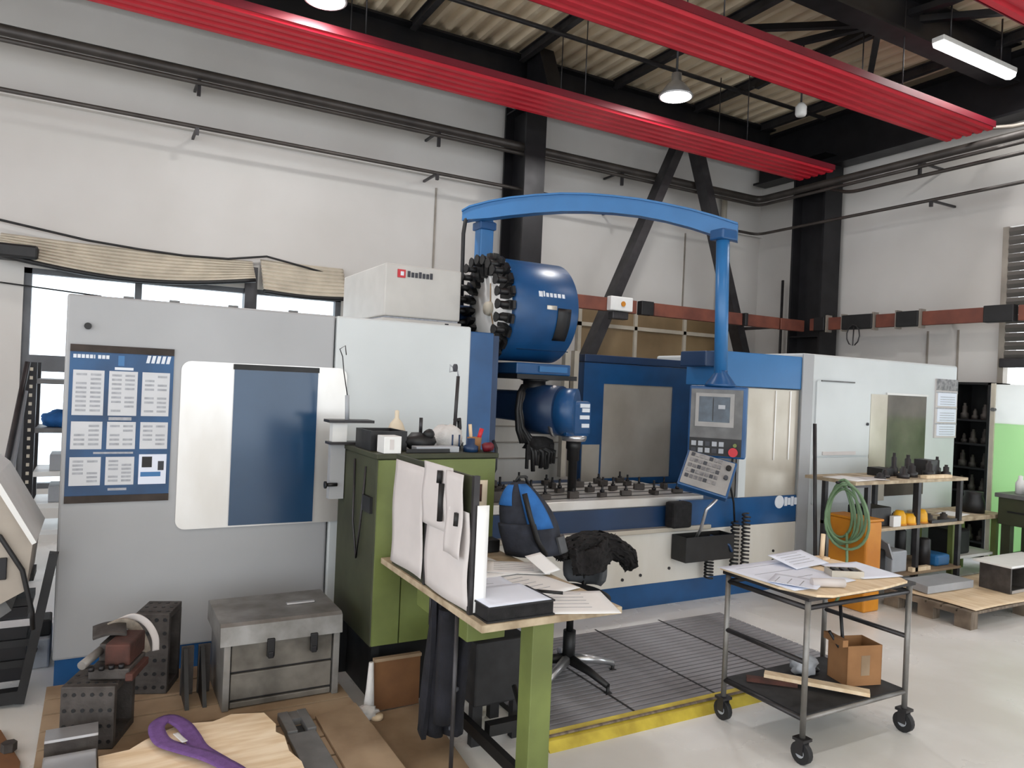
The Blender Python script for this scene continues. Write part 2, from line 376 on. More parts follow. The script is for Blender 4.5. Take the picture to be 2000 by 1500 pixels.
pipe('compressed_air_pipe', [(-8.8, 7.6, 3.955), (8.22, 7.6, 3.955), (8.22, .3, 3.955)], .02, 'pipe_dark', 'single dark pipe midway up both walls', brackets=[(x, 7.6, 3.95, 0, .38) for x in BX]+[(8.22, 5.05, 3.95, .46, 0)])
pipe('drain_pipe', [(7.85, 7.9, 4.5), (7.85, 7.9, 1.2)], .04, 'frame_pale', 'pale upright pipe in the wall corner', 'pipe')
pipe('conduit', [(8.5, 7.35, 3.3), (8.5, 7.35, 0)], .02, 'steel_dark', 'thin dark upright conduit beside the corner column', 'pipe')
tag(MB().tube([(-2.2, 7.925, 3.15), (-.81, 7.925, 2.906), (-.138, 7.925, 2.814), (.3, 7.925, 2.785), (.696, 7.925, 2.773), (1.1, 7.925, 2.79), (1.474, 7.925, 2.86), (1.9, 7.925, 2.79), (2.29, 7.925, 2.716)], .011).build('cable', 'black'), 'black cable sagging above the window blinds', 'cable')
tag(MB().tube([(-2.2, 7.97, 2.38), (-.8, 7.97, 2.36), (.0, 7.97, 2.31)], .007).build('cable', 'black'), 'thin wire across the left side of the window', 'cable')

# ribbed blinds above the window
def blind(x0, x1, zt, zb, sag, label, yo=7.74):
    t = thing('window_blind', label, 'blind', ((x0+x1)/2, 7.9, zb), 0, 'blinds over the window')
    def fn(u, v):
        s = math.sin(math.pi*u)*sag
        rib = .012*math.sin(v*math.pi*2*8)
        return (x0+(x1-x0)*u, 7.97-(7.97-yo)*v + rib, zt-(zt-zb)*v - s*v*.9 - s*.12)
    MB().grid(fn, 24, 48, .006).build('ribbed_sheet', 'blind', t)
    MB().tube([Vector(fn(i/20, 1))-Vector((0, 0, .02)) for i in range(21)], .022, 8).build('bottom_bar', 'black', t)
    return t
b1 = blind(-.80, 1.34, 2.80, 2.60, .11, 'long ribbed beige blind sagging over the window')
box(-.86, -.5, 7.68, 7.98, 2.56, 2.68, b=.02).build('end_box', 'black', b1)
blind(1.42, 2.29, 2.83, 2.50, .02, 'short ribbed blind over the right end of the window')

# trunking in brown segments with sockets
tr = thing('cable_trunking', 'brown cable trunking with black sockets running round two walls', 'trunking', (8.25, 6.7, 2.5))
for x0, x1 in ((4.3, 4.95), (5.25, 5.36), (5.62, 7.05), (7.12, 7.72), (7.75, 8.2)): box(x0, x1, 6.7, 6.76, 2.515, 2.665, b=.006).build('duct_segment', 'brown_duct', tr)
for y1, y0 in ((6.66, 6.56), (6.40, 6.16), (5.7, 5.42), (5.12, 4.42), (4.1, 2.0)): box(8.25, 8.31, y0, y1, 2.53, 2.69, b=.006).build('duct_segment', 'brown_duct', tr)
for x0, x1 in ((5.4, 5.58), (7.06, 7.11)): box(x0, x1, 6.66, 6.75, 2.51, 2.67, b=.008).build('socket', 'black', tr)
for y1, y0 in ((6.56, 6.40), (6.14, 5.72), (5.41, 5.14), (4.42, 4.12)): box(8.2, 8.30, y0, y1, 2.52, 2.70, b=.008).build('socket', 'black', tr)
for y in (6.38, 6.15, 5.72, 5.42, 5.13): box(8.22, 8.32, y-.012, y+.012, 2.50, 2.72).build('clip', 'pipe_pale', tr)
for x in (4.36, 8.0): box(x, x+.04, 6.76, 7.4 if x < 5 else 7.99, 2.56, 2.60).build('bracket_arm', 'steel_dark', tr)
for y in (5.0, 3.0): box(8.31, 8.70, y, y+.04, 2.58, 2.62).build('bracket_arm', 'steel_dark', tr)
sb = thing('socket_box', 'white socket box with an orange spot on the brown trunking', 'socket box', (5.05, 6.65, 2.5))
box(4.93, 5.24, 6.62, 6.70, 2.52, 2.68, b=.01).build('housing', 'plastic_white', sb); MB().cyl((5.10, 6.618, 2.60), (5.10, 6.612, 2.60), .03).build('mark', 'orange', sb)
box(4.98, 5.2, 6.64, 6.74, 2.43, 2.515, b=.01).build('lower_block', 'steel_dark', sb)
tag(MB().tube([(8.19, 5.95, 2.55)]+[(8.18, 5.95+.09*math.sin(t), 2.44-.13*math.cos(t)+.0) for t in [i*.6 for i in range(11)]], .008).build('cable', 'steel_dark'), 'short loop of cable hanging from the trunking on the side wall', 'cable')

# ---------------------------------------------------------------- red radiant heating panels
def radiant(y0, y1, z, x0, x1, label):
    t = thing('radiant_panel', label, 'heating panel', ((x0+x1)/2, (y0+y1)/2, z), 0, 'red ribbed panels under the roof')
    n = 5; wd = (y1-y0)
    box(x0, x1, y0, y1, z+.03, z+.045).build('pan', 'red', t)
    r0 = None
    for k in range(n):
        y = y0+wd*(k+.5)/n
        if r0 is None:
            h = wd/n*.40
            r0 = MB().prism([(y-h, z+.03), (y-h*.55, z+.002), (y+h*.55, z+.002), (y+h, z+.03)], 'x', x0, x1).build('rib', 'red', t)
        else: share(r0, 'rib', t, (0, wd/n*k, 0))
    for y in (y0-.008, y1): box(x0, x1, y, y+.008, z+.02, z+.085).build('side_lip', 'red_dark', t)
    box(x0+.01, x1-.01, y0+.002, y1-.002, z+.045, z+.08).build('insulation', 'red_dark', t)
    x = x0+1
    while x < x1:
        for y in (y0+.05, y1-.05): MB().cyl((x, y, z+.08), (x, y, 5.5), .006, n=6).build('hanger', 'steel_dark', t)
        x += 2.3
    return t
radiant(6.18, 6.74, 4.5, -6, 8.0, 'red ribbed heating panel nearest the back wall')
p2 = radiant(4.27, 4.80, 4.5, -6, 8.0, 'red ribbed heating panel over the machine, the middle one')
radiant(2.46, 3.02, 4.5, -6, 8.0, 'red ribbed heating panel at the top right corner, nearest the camera')
MB().tube([(7.98, 4.5, 4.6), (8.18, 4.45, 4.6), (8.22, 4.2, 4.56), (8.22, 3.2, 4.52)], .022).build('feed_pipe', 'pipe_pale', p2)

# ---------------------------------------------------------------- lamps
def lamp_light(parent, loc, sx, sy, w):
    l = bpy.data.lights.new('lamp_light', 'AREA'); l.shape = 'RECTANGLE'; l.size = sx; l.size_y = sy; l.energy = w; l.color = (1, .985, .965)
    o = bpy.data.objects.new('lamp_light', l); COL.objects.link(o); o.parent = parent; o.location = loc
def bay(x, y, z, label):
    t = thing('high_bay_lamp', label, 'lamp', (x, y, z), 0, 'round lamps by the back wall')
    MB().lathe([(.17, .0), (.175, .01), (.09, .13), (.05, .16), (.05, .24), (.0001, .25)], (x, y, z), n=24).build('reflector', 'alu', t)
    MB().lathe([(.0001, -.012), (.10, -.01), (.155, -.002), (.155, .0), (.0001, .0)], (x, y, z), n=24).build('diffuser', 'lamp_glow', t)
    MB().cyl((x, y, z+.24), (x, y, 5.5), .012).build('rod', 'steel_dark', t)
    lamp_light(t, (0, 0, -.02), .28, .28, BAY_W)
bay(4.987, 5.757, 4.62, 'glowing round lamp between the red panels, near the control arm'); bay(1.452, 5.87, 4.62, 'glowing round lamp at the top edge, left')
def tube_lamp(x0, x1, y, z, label, tl=LAMP_W):
    t = thing('tube_lamp', label, 'lamp', ((x0+x1)/2, y, z), 0, 'long tube lamps under the girders')
    box(x0, x1, y-.06, y+.06, z+.03, z+.08, b=.008).build('housing', 'plastic_white', t)
    MB().prism([(y-.055+.0, z+.03), (y-.045, z-.01), (y, z-.025), (y+.045, z-.01), (y+.055, z+.03)], 'x', x0+.01, x1-.01, True).build('diffuser', 'lamp_glow', t)
    for x in (x0+.2, x1-.2): MB().cyl((x, y, z+.08), (x, y, 5.52), .008, n=6).build('rod', 'steel_dark', t)
    lamp_light(t, (0, 0, -.035), x1-x0, .1, tl)
tube_lamp(6.70, 7.97, 4.12, 4.98, 'bright tube lamp at the right under the black girder', LAMP_W*2)
for k, (x, y) in enumerate([(-4, 1.2), (-.6, 1.2), (2.8, 1.2), (6.2, 1.2), (-4, -2.4), (-.6, -2.4), (2.8, -2.4), (6.2, -2.4), (-4, 4.02)]):  # unseen tube lamps, added to lift the dim light in the hall
    tube_lamp(x, x+1.3, y, 4.9, 'added unseen tube lamp, %s from the left in the row %s' % ('first second third fourth'.split()[k % 4], 'above the camera' if y > 0 else 'behind the camera') if k < 8 else 'added unseen tube lamp far left under the middle girder', LAMP_W)
t = thing('floodlight', 'small pale unlit floodlight under the roof near the corner', 'lamp', (6.6, 5.56, 4.7))
MB().lathe([(.0001, 0), (.05, 0), (.06, .02), (.06, .10), (.03, .14), (.0001, .14)], (6.6, 5.56, 4.72), n=16).build('body', 'plastic_white', t)
MB().cyl((6.6, 5.56, 4.86), (6.6, 5.56, 5.52), .01).build('rod', 'steel_dark', t)

# ================================================================ THE MILLING MACHINE
mm = thing('milling_machine', 'large blue and white bed milling machine with tool drum and control arm', 'machine', (3.7, 5.2, 0))
YF = 4.35
# left enclosure: two sheet panels on a blue plinth
le = MB(); le.box(-.15, 1.218, YF, 6.3, .15, 2.012, b=.012); le = le.build('left_enclosure', 'enclosure', mm)
le2 = box(1.228, 2.122, YF+.004, 6.3, .15, 2.012, b=.012).build('left_enclosure_panel', 'enclosure_light', mm)
box(-.14, 2.3, YF+.015, 6.28, 0, .15).build('plinth', 'blue', mm)
MB().prism(rounded(.39, 1.30, .785, 1.70, .05), 'y', YF-.012, YF+.002).build('inspection_plate', 'stainless', le)
box(.66, 1.125, YF-.022, YF-.010, .795, 1.69).build('inspection_pane', 'blue_pane', le)
box(.655, 1.13, YF-.026, YF-.012, 1.665, 1.695).build('pane_top_rail', 'black', le)
MB().cyl((-.055, YF, 1.853), (-.055, YF-.02, 1.853), .017).build('lock_knob', 'black', le)
for x in (.1, .32, .62, .95): box(x, x+.05, YF+.01, YF+.04, 2.012, 2.022).build('roof_clip', 'grey_panel', le)
# blue corner post and dark inner side
box(2.124, 2.300, YF+.02, 4.7, .1, 1.985, b=.008).build('corner_post', 'blue', mm)
box(2.300, 2.36, YF+.06, 5.6, .1, 1.97).build('inner_side', 'blue_deep', mm)
MB().tube([(2.31, 4.34, 1.27), (2.325, 4.32, 1.22), (2.325, 4.32, 1.08), (2.31, 4.34, 1.03)], .012).build('post_handle', 'black', mm)
# rear of the working space
rw = box(2.36, 3.95, 6.0, 6.3, .3, 1.96).build('rear_cover', 'cream', mm)
for z in (.95, 1.1, 1.25, 1.4): box(2.38, 3.9, 5.985, 6.0, z, z+.012).build('cover_seam', 'pipe_pale', rw)
for x in (3.70, 3.80): box(x, x+.05, 5.62, 5.68, .82, 1.98).build('guide_post', 'frame_pale', mm)
# blue rear door with stainless field
rdoor = MB(); rdoor.box(3.90, 4.13, 5.6, 5.7, .74, 1.88).box(4.98, 5.30, 5.6, 5.7, .74, 1.88).box(4.13, 4.98, 5.6, 5.7, 1.69, 1.88).box(4.13, 4.98, 5.6, 5.7, .74, .80)
rdoor = rdoor.build('rear_door', 'blue', mm)
box(4.13, 4.98, 5.615, 5.66, .80, 1.69).build('stainless_field', 'stainless_dull', rdoor)
box(3.88, 5.32, 5.57, 5.72, 1.885, 1.955, b=.006).build('top_rail', 'blue_deep', rdoor)
box(3.90, 5.30, 5.58, 5.69, .70, .735).build('bottom_rail', 'stainless_dull', rdoor)
box(3.905, 4.10, 5.59, 5.6, .75, 1.12).build('kick_plate', 'stainless_dull', rdoor)
# bed front
box(2.30, 4.02, YF+.03, 5.9, .60, .755).build('saddle', 'blue_deep', mm)
box(2.25, 4.30, YF-.03, 5.5, .565, .60, b=.005).build('drip_ledge', 'stainless_dull', mm)
cp = box(2.20, 5.32, YF, 5.9, .175, .565, b=.004).build('bed_cover', 'cream', mm)
box(2.20, 5.34, YF+.012, 5.9, 0, .175).build('base', 'blue', mm)
for x, z in ((3.45, .23), (3.62, .25), (5.05, .33), (5.05, .25), (3.9, .28)): MB().cyl((x, YF, z), (x, YF-.008, z), .012, n=8).build('bolt', 'steel_dark', cp)
# table with slots
tb = MB(); tb.box(2.36, 4.28, 4.40, 5.30, .755, .822, b=.006); tb = tb.build('work_table', 'stainless', mm)
for y in (4.52, 4.68, 4.84, 5.0, 5.16): box(2.37, 4.27, y, y+.022, .8222, .824).build('t_slot', 'black', tb)
# right front: header, stainless wall, blue band
hd = box(4.36, 5.318, YF, 4.75, 1.71, 1.992, b=.006).build('front_header', 'blue_light', mm)
box(4.24, 4.36, YF+.05, 4.7, 1.86, 1.985, b=.01).build('header_cap', 'blue_deep', hd)
sd = box(4.60, 5.315, YF+.02, 4.45, .79, 1.70).build('stainless_door', 'stainless_dull', mm)
for x in (5.02, 5.2): box(x, x+.012, YF+.012, YF+.022, 1.1, 1.69).build('door_seam', 'stainless', sd)
box(4.56, 4.63, YF-.01, YF+.04, 1.50, 1.70, b=.01).build('door_handle', 'plastic_white', sd)
box(4.60, 4.68, YF-.005, YF+.03, .80, 1.48).build('door_edge', 'enclosure_light', sd)
bb = box(4.02, 5.318, YF, 5.2, .565, .795, b=.005).build('blue_band', 'blue', mm)
MB().cyl((5.10, YF, .744), (5.10, YF-.006, .744), .055, n=24).build('logo_disc', 'white_print', bb)
for k, (a, h) in enumerate(((5.165, .075), (5.205, .06), (5.245, .08), (5.285, .06))): box(a, a+.032, YF-.005, YF, .744-h/2, .744+h/2).build('logo_letter', 'white_print', bb)
box(2.36, 4.6, 4.46, 4.50, .60, .62).build('front_rail', 'stainless', mm)
# right enclosure
re = box(5.34, 7.66, YF, 6.3, .02, 2.028, b=.02).build('right_enclosure', 'enclosure_light', mm)
MB().prism([(5.318, YF-.012), (5.45, YF-.012), (5.47, YF), (5.318, YF)], 'z', .02, 2.02).build('edge_flange', 'enclosure', re)
for k, (z0, z1) in enumerate(((1.13, 1.80), (.70, 1.115))): MB().prism(rounded(5.50, 6.25, z0, z1, .02), 'y', YF-.018, YF).build('service_hatch', 'enclosure_light', re)
box(5.55, 6.0, YF-.03, YF-.018, 1.79, 1.802).build('hatch_lip', 'grey_panel', re); box(5.6, 6.05, YF-.028, YF-.018, 1.14, 1.17).build('hatch_slot', 'paper_grey', re)
MB().cyl((6.21, YF-.018, 1.42), (6.21, YF-.03, 1.42), .014, n=10).build('hatch_lock', 'ink', re)
box(6.27, 6.52, YF-.008, YF, .70, 1.70).build('window_surround', 'stainless_dull', re)
vw = box(6.52, 7.13, YF-.010, YF+.0, .74, 1.705).build('viewing_window', 'glazed_door', re)
box(6.50, 7.15, YF-.014, YF-.004, 1.70, 1.72).build('window_rail', 'plastic_white', re)
# machine column carrying the magazine
mc = box(2.44, 2.99, 5.66, 6.0, .3, 2.3, b=.02).build('machine_column', 'blue_deep', mm)
# ---- tool magazine
C0 = Vector((2.70, 5.20, 2.24))
tm = MB().lathe([(.36, 0), (.40, 0), (.405, .015), (.405, .555), (.385, .575), (.0001, .575)], C0, 'x', 56).build('tool_magazine', 'blue', mm)
MB().lathe([(.0001, -.012), (.33, -.012), (.35, .01), (.0001, .01)], C0, 'x', 48).build('magazine_disc', 'plastic_white', tm)
MB().lathe([(.0001, -.05), (.05, -.05), (.06, -.012), (.0001, -.012)], C0, 'x', 20).build('hub', 'frame_pale', tm)
MB().tube([C0+Vector((-.016, 0, .2)), C0+Vector((-.018, -.02, 0)), C0+Vector((-.016, -.12, -.25))], .006, 6).build('disc_wire', 'wood_worn', tm)
g = MB()
g.prism([(.26, -.012), (.31, -.03), (.40, -.036), (.40, .036), (.31, .03), (.26, .012)], 'x', -.06, -.012)
g.cyl((-.13, .375, 0), (-.0, .375, 0), .026, n=10); g.cyl((-.15, .375, 0), (-.13, .375, 0), .04, .03, n=10); g.box(-.045, -.02, .40, .435, -.03, .03)
mroot = mm.location
g = g.build('tool_gripper', 'black', tm, local=True); g.location = C0-mroot
for k in range(1, 24): share(g, 'tool_gripper', tm, C0-mroot, (2*math.pi*k/24, 0, 0))
def on_drum(x, ang, r=.408): return (x, C0.y-r*math.cos(ang), C0.z+r*math.sin(ang))
def drum_patch(x0, x1, a0, a1, name, mt, r=.4075):
    def fn(u, v):
        a = a0+(a1-a0)*v; return (x0+(x1-x0)*u, C0.y-r*math.cos(a), C0.z+r*math.sin(a))
    return MB().grid(fn, 2, 8, .004).build(name, mt, tm)
drum_patch(2.90, 2.935, .21, .32, 'logo_mark', 'white_print')
for k, (a, b) in enumerate(((2.942, 2.955), (2.965, 2.99), (3.0, 3.025), (3.035, 3.06), (3.07, 3.10), (3.11, 3.135))): drum_patch(a, b, .22, .30 if k else .33, 'logo_letter', 'white_print')
drum_patch(3.07, 3.19, -.62, .02, 'tool_opening', 'black', .411)
drum_patch(2.97, 3.06, -.02, .06, 'stain_label', 'stainless_dull')
drum_patch(2.80, 3.275, -.9, -.88, 'shell_seam', 'blue_deep')
br = box(2.80, 3.30, 4.93, 5.5, 1.73, 1.82, b=.01).build('magazine_bracket', 'blue', mm)
box(2.78, 3.33, 4.88, 5.5, 1.695, 1.73).build('bracket_plate', 'black', br)
box(3.0, 3.26, 4.915, 4.93, 1.755, 1.80).build('bracket_sign', 'blue_light', br)
# ---- milling head
hr = MB().lathe([(.11, 0), (.12, .03), (.09, .10), (.09, .16), (.12, .17), (.0001, .18)], (3.02, 5.02, 1.52), n=24).build('swivel_neck', 'black', mm)
box(2.86, 3.12, 5.0, 5.7, 1.36, 1.60, b=.03).build('ram', 'blue_deep', mm)
MB().cyl((3.02, 5.05, 1.46), (3.16, 4.82, 1.46), .20, .19, n=28).build('head_flange', 'blue_deep', mm)
hb = MB().cyl((3.14, 4.88, 1.45), (3.26, 4.76, 1.45), .185, n=28); hb.box(3.14, 3.38, 4.72, 4.95, 1.26, 1.54, b=.03); hb = hb.build('milling_head', 'blue', mm)
MB().cyl((3.13, 4.892, 1.45), (3.15, 4.872, 1.45), .20, n=28).build('scale_ring', 'alu', hb)
for k, z in enumerate((1.335, 1.40, 1.455, 1.49)): box(3.28-.02*(k % 2), 3.35, 4.712, 4.722, z, z+.03).build('rating_plate', 'white_print', hb)
for x, z in ((3.09, 1.60), (3.16, 1.58), (3.2, 1.56)): MB().cyl((x, 4.86, z), (x, 4.82, z+.04), .02, n=10).build('cap_bolt', 'alu', hb)
MB().lathe([(.09, 0), (.10, .02), (.10, .045), (.0001, .045)], (3.27, 4.80, 1.225), n=20).build('spindle_nose', 'alu', hb)
tl = MB().lathe([(.0001, 0), (.035, 0), (.035, .24), (.05, .25), (.05, .33), (.06, .34), (.06, .40), (.0001, .401)], (3.27, 4.80, .826), n=16).build('boring_tool', 'black', hb)
for k in range(8):   # hoses hanging beside the head
    rnd = random.Random(k+11); j = lambda q: (rnd.random()-.5)*q
    ex = 2.96+.028*k; low = k >= 3
    MB().tube([(2.93+j(.03), 5.0, 1.64), (2.875+j(.03), 4.96+j(.03), 1.54), (2.855+j(.02), 4.95+j(.03), 1.44), (2.87+j(.02), 4.93+j(.03), 1.32), (2.93+.008*k, 4.92+j(.03), 1.20), (ex, 4.90+j(.03), 1.13), (ex+j(.03), 4.90, 1.02+j(.10))], .016+.006*rnd.random(), 7).build('hose', 'black', hr)
MB().blob((3.02, 4.93, 1.19), (.13, .06, .06), 2, .25, 5).build('hose_clamp', 'black_matt', hr)
for k in range(10): box(2.90+.026*k, 2.922+.026*k, 4.89+.01*(k % 2), 4.91+.01*(k % 2), 1.0+.035*((k*7) % 5), 1.19).build('wiper_bristle', 'black_matt', hr)
for k in range(3): MB().tube([(2.90, 4.99, 1.64-.02*k), (2.845+.02*k, 4.95, 1.58), (2.825+.022*k, 4.94, 1.45), (2.835+.02*k, 4.93, 1.30), (2.87+.02*k, 4.92, 1.20)], .02, 7).build('hose', 'black', hr)
# clutter clamps on the table
# ---- pendant arm and control
A0, B0 = Vector((2.755, 5.75, 0)), Vector((4.235, 4.08, 0))
arm = [(-.03, 3.11, 3.035), (0, 3.145, 3.045), (.081, 3.182, 3.05), (.163, 3.205, 3.066), (.265, 3.217, 3.08), (.364, 3.220, 3.085), (.461, 3.207, 3.077), (.557, 3.181, 3.057), (.65, 3.148, 3.027), (.741, 3.103, 2.982), (.831, 3.052, 2.923), (.918, 2.989, 2.854), (.99, 2.93, 2.81)]
d = (B0-A0).normalized(); nrm = Vector((-d.y, d.x, 0)); rings = []
m = MB()
for s_, zt, zb in arm:
    p = A0+(B0-A0)*s_
    rings.append([m.bm.verts.new(p+nrm*(.05*k)+Vector((0, 0, z))) for k, z in ((1, zt), (-1, zt), (-1, zb), (1, zb))])
for a, b in zip(rings, rings[1:]):
    for i in range(4): m.bm.faces.new((a[i], a[(i+1) % 4], b[(i+1) % 4], b[i]))
m.bm.faces.new(rings[0][::-1]); m.bm.faces.new(rings[-1])
pa = m.build('pendant_arm', 'blue_light', mm)
m = MB(); rings = []
for s_, zt, zb in arm:
    p = A0+(B0-A0)*s_
    rings.append([m.bm.verts.new(p+nrm*(.065*k)+Vector((0, 0, z))) for k, z in ((1, zt+.015), (-1, zt+.015), (-1, zt), (1, zt))])
for a, b in zip(rings, rings[1:]):
    for i in range(4): m.bm.faces.new((a[i], a[(i+1) % 4], b[(i+1) % 4], b[i]))
m.bm.faces.new(rings[0][::-1]); m.bm.faces.new(rings[-1]); m.build('arm_cover_strip', 'blue_light', pa)
box(2.836, 2.966, 5.72, 5.84, 2.29, 3.07, b=.012).build('arm_post', 'blue_light', pa)
box(2.82, 2.98, 5.70, 5.86, 2.98, 3.05, b=.01).build('post_clamp', 'blue', pa)
MB().cyl((4.07, 4.10, 2.87), (4.09, 4.08, 1.74), .05, n=18).build('hanging_tube', 'blue_light', pa)
MB().lathe([(.05, .12), (.05, .10), (.11, .02), (.12, 0), (.0001, 0)], (4.09, 4.08, 1.70), n=20).build('swivel', 'blue', pa)
box(4.00, 4.15, 4.03, 4.17, 2.80, 2.88, b=.012).build('tube_clamp', 'blue', pa)
MB().tube([(2.74, 5.75, 3.09), (2.70, 5.75, 3.04), (2.685, 5.75, 2.92), (2.69, 5.75, 2.6), (2.70, 5.75, 2.28)], .018, 8).build('arm_cable', 'black', pa)
PT = Matrix.Translation((4.045, 4.045, 0)) @ Matrix.Rotation(math.radians(-49), 4, 'Z')
def P(): return MB(PT)
cp = P().box(-.215, .205, 0, .15, 1.165, 1.70, b=.012).build('control_panel', 'blue', mm)
P().box(-.20, .175, -.008, 0, 1.18, 1.675).build('panel_face', 'grey_panel', cp)
f = P().box(-.165, .115, -.018, -.008, 1.395, 1.43).box(-.165, .115, -.018, -.008, 1.62, 1.645).box(-.165, -.14, -.018, -.008, 1.43, 1.62).box(.085, .115, -.018, -.008, 1.43, 1.62)
f.build('screen_bezel', 'console_grey', cp); P().box(-.14, .085, -.014, -.008, 1.43, 1.62).build('screen', 'screen', cp)
P().box(-.04, -.034, -.0155, -.013, 1.44, 1.61).build('screen_line', 'black', cp); P().box(.0, .05, -.0155, -.013, 1.53, 1.56).build('screen_field', 'plastic_grey', cp)
P().box(-.2, .175, -.012, -.008, 1.18, 1.31).build('button_strip', 'black', cp)
for k in range(5):
    for j in range(2): P().box(-.185+.05*k, -.15+.05*k, -.018, -.012, 1.20+.05*j, 1.235+.05*j).build('button', 'plastic_grey' if (k+j) % 3 else 'ink', cp)
P().cyl((.12, -.012, 1.215), (.12, -.05, 1.215), .022, .034, n=16).build('emergency_stop', 'red_knob', cp); P().cyl((.13, -.012, 1.265), (.13, -.03, 1.265), .014, n=12).build('green_button', 'green', cp)
KT = PT @ Matrix.Translation((-.01, -.01, 1.175)) @ Matrix.Rotation(math.radians(13), 4, 'Y') @ Matrix.Rotation(math.radians(-32), 4, 'X')
kb = MB(KT).box(-.20, .17, 0, .07, -.30, 0, b=.01).build('keyboard_console', 'blue', mm)
MB(KT).box(-.185, .155, -.008, 0, -.285, -.012, b=.004).build('keyboard_face', 'console_grey', kb)
k0 = None
for i in range(7):
    for j in range(5):
        MB(KT).box(-.165+.034*i, -.139+.034*i, -.013, -.008, -.05-.045*j, -.022-.045*j).build('key', 'grey_key' if (i+j) % 4 else 'ink', kb)
MB(KT).cyl((.12, -.008, -.07), (.12, -.03, -.07), .02, n=14).build('dial', 'black', kb); MB(KT).cyl((.12, -.008, -.15), (.12, -.03, -.15), .016, n=14).build('dial', 'ink', kb)
box(3.84, 4.03, 4.25, 4.36, .602, .80, b=.02).build('chip_guard', 'black_matt', mm)
MB().tube([(4.32, 4.2, .98), (4.26, 4.16, .90), (4.12, 4.12, .82), (4.06, 4.14, .76), (4.07, 4.2, .60), (4.09, 4.28, .50), (4.22, 4.28, .47)], .013, 8).build('pendant_hose', 'alu', mm)
def coil(x, y, z0, z1, r, n, mtl, parent):
    pts = [(x+r*math.cos(t*2*math.pi/10), y+r*math.sin(t*2*math.pi/10), z1+(z0-z1)*t/(n*10)) for t in range(n*10+1)]
    return MB().tube(pts, .008, 6).build('coiled_cord', mtl, parent)
coil(4.51, 4.27, .19, .62, .03, 14, 'black', mm); coil(4.63, 4.27, .19, .68, .03, 16, 'steel_dark', mm); coil(4.24, 4.27, .19, .36, .032, 7, 'black', mm)
# things on the machine
t = thing('hand_remote', 'black hand-held remote with a yellow-green top hanging by the control panel', 'remote', (4.29, 4.12, 1.2))
MB().lathe([(.02, 1.16), (.035, 1.2), (.052, 1.24), (.05, 1.45), (.06, 1.50), (.055, 1.55), (.0001, 1.56)], (4.335, 4.16, 0), n=16).build('body', 'black', t)
MB().blob((4.325, 4.105, 1.525), (.025, .012, .03), 2).build('top_cap', 'yellow', t)
for k in range(3): MB().cyl((4.30, 4.12, 1.30+.05*k), (4.295, 4.11, 1.30+.05*k), .012, n=8).build('button', 'ink', t)
MB().tube([(4.335, 4.16, 1.16), (4.335, 4.17, 1.05), (4.34, 4.18, .93), (4.40, 4.22, .87), (4.46, 4.25, .78), (4.5, 4.27, .62)], .009, 6).build('cord', 'black', t)
box(4.27, 4.40, 4.20, 4.26, 1.50, 1.64, b=.01).build('holder', 'plastic_white', t)
t = thing('black_tray', 'black rectangular bin hung on the cream machine bed below the control panel', 'bin', (4.16, 4.28, .35))
m = MB(); m.box(3.91, 4.41, 4.18, 4.19, .355, .545).box(3.91, 4.41, 4.33, 4.34, .355, .545).box(3.91, 3.92, 4.19, 4.33, .355, .545).box(4.40, 4.41, 4.19, 4.33, .355, .545).box(3.92, 4.40, 4.19, 4.33, .355, .37); m.build('shell', 'black', t)
MB().tube([(4.22, 4.25, .53), (4.3, 4.22, .50), (4.36, 4.18, .46), (4.38, 4.17, .41)], .012).build('hook', 'blue_deep', t)
# white filter cabinet on the enclosure
t = thing('filter_cabinet', 'white box cabinet with a red emblem standing on the grey machine enclosure', 'cabinet', (2.2, 5.7, 2.013))
box(1.81, 2.43, 5.2, 6.25, 2.115, 2.505, b=.012).build('body', 'cabinet_shaded', t); box(1.80, 2.44, 5.19, 6.25, 2.013, 2.10, b=.006).build('base', 'cabinet_shaded', t)
box(1.83, 2.42, 5.22, 6.2, 2.10, 2.115).build('joint', 'ink_soft', t)
e = box(1.905, 1.965, 5.188, 5.2, 2.405, 2.465).build('emblem', 'red_knob', t); box(1.925, 1.95, 5.184, 5.188, 2.42, 2.45).build('emblem_mark', 'white_print', e)
for k in range(7): box(1.985+.03*k, 2.005+.03*k, 5.193, 5.2, 2.415, 2.452 if k % 3 else 2.46).build('letter', 'ink', t)
box(2.3, 2.33, 5.186, 5.2, 2.02, 2.09).build('latch', 'black', t)
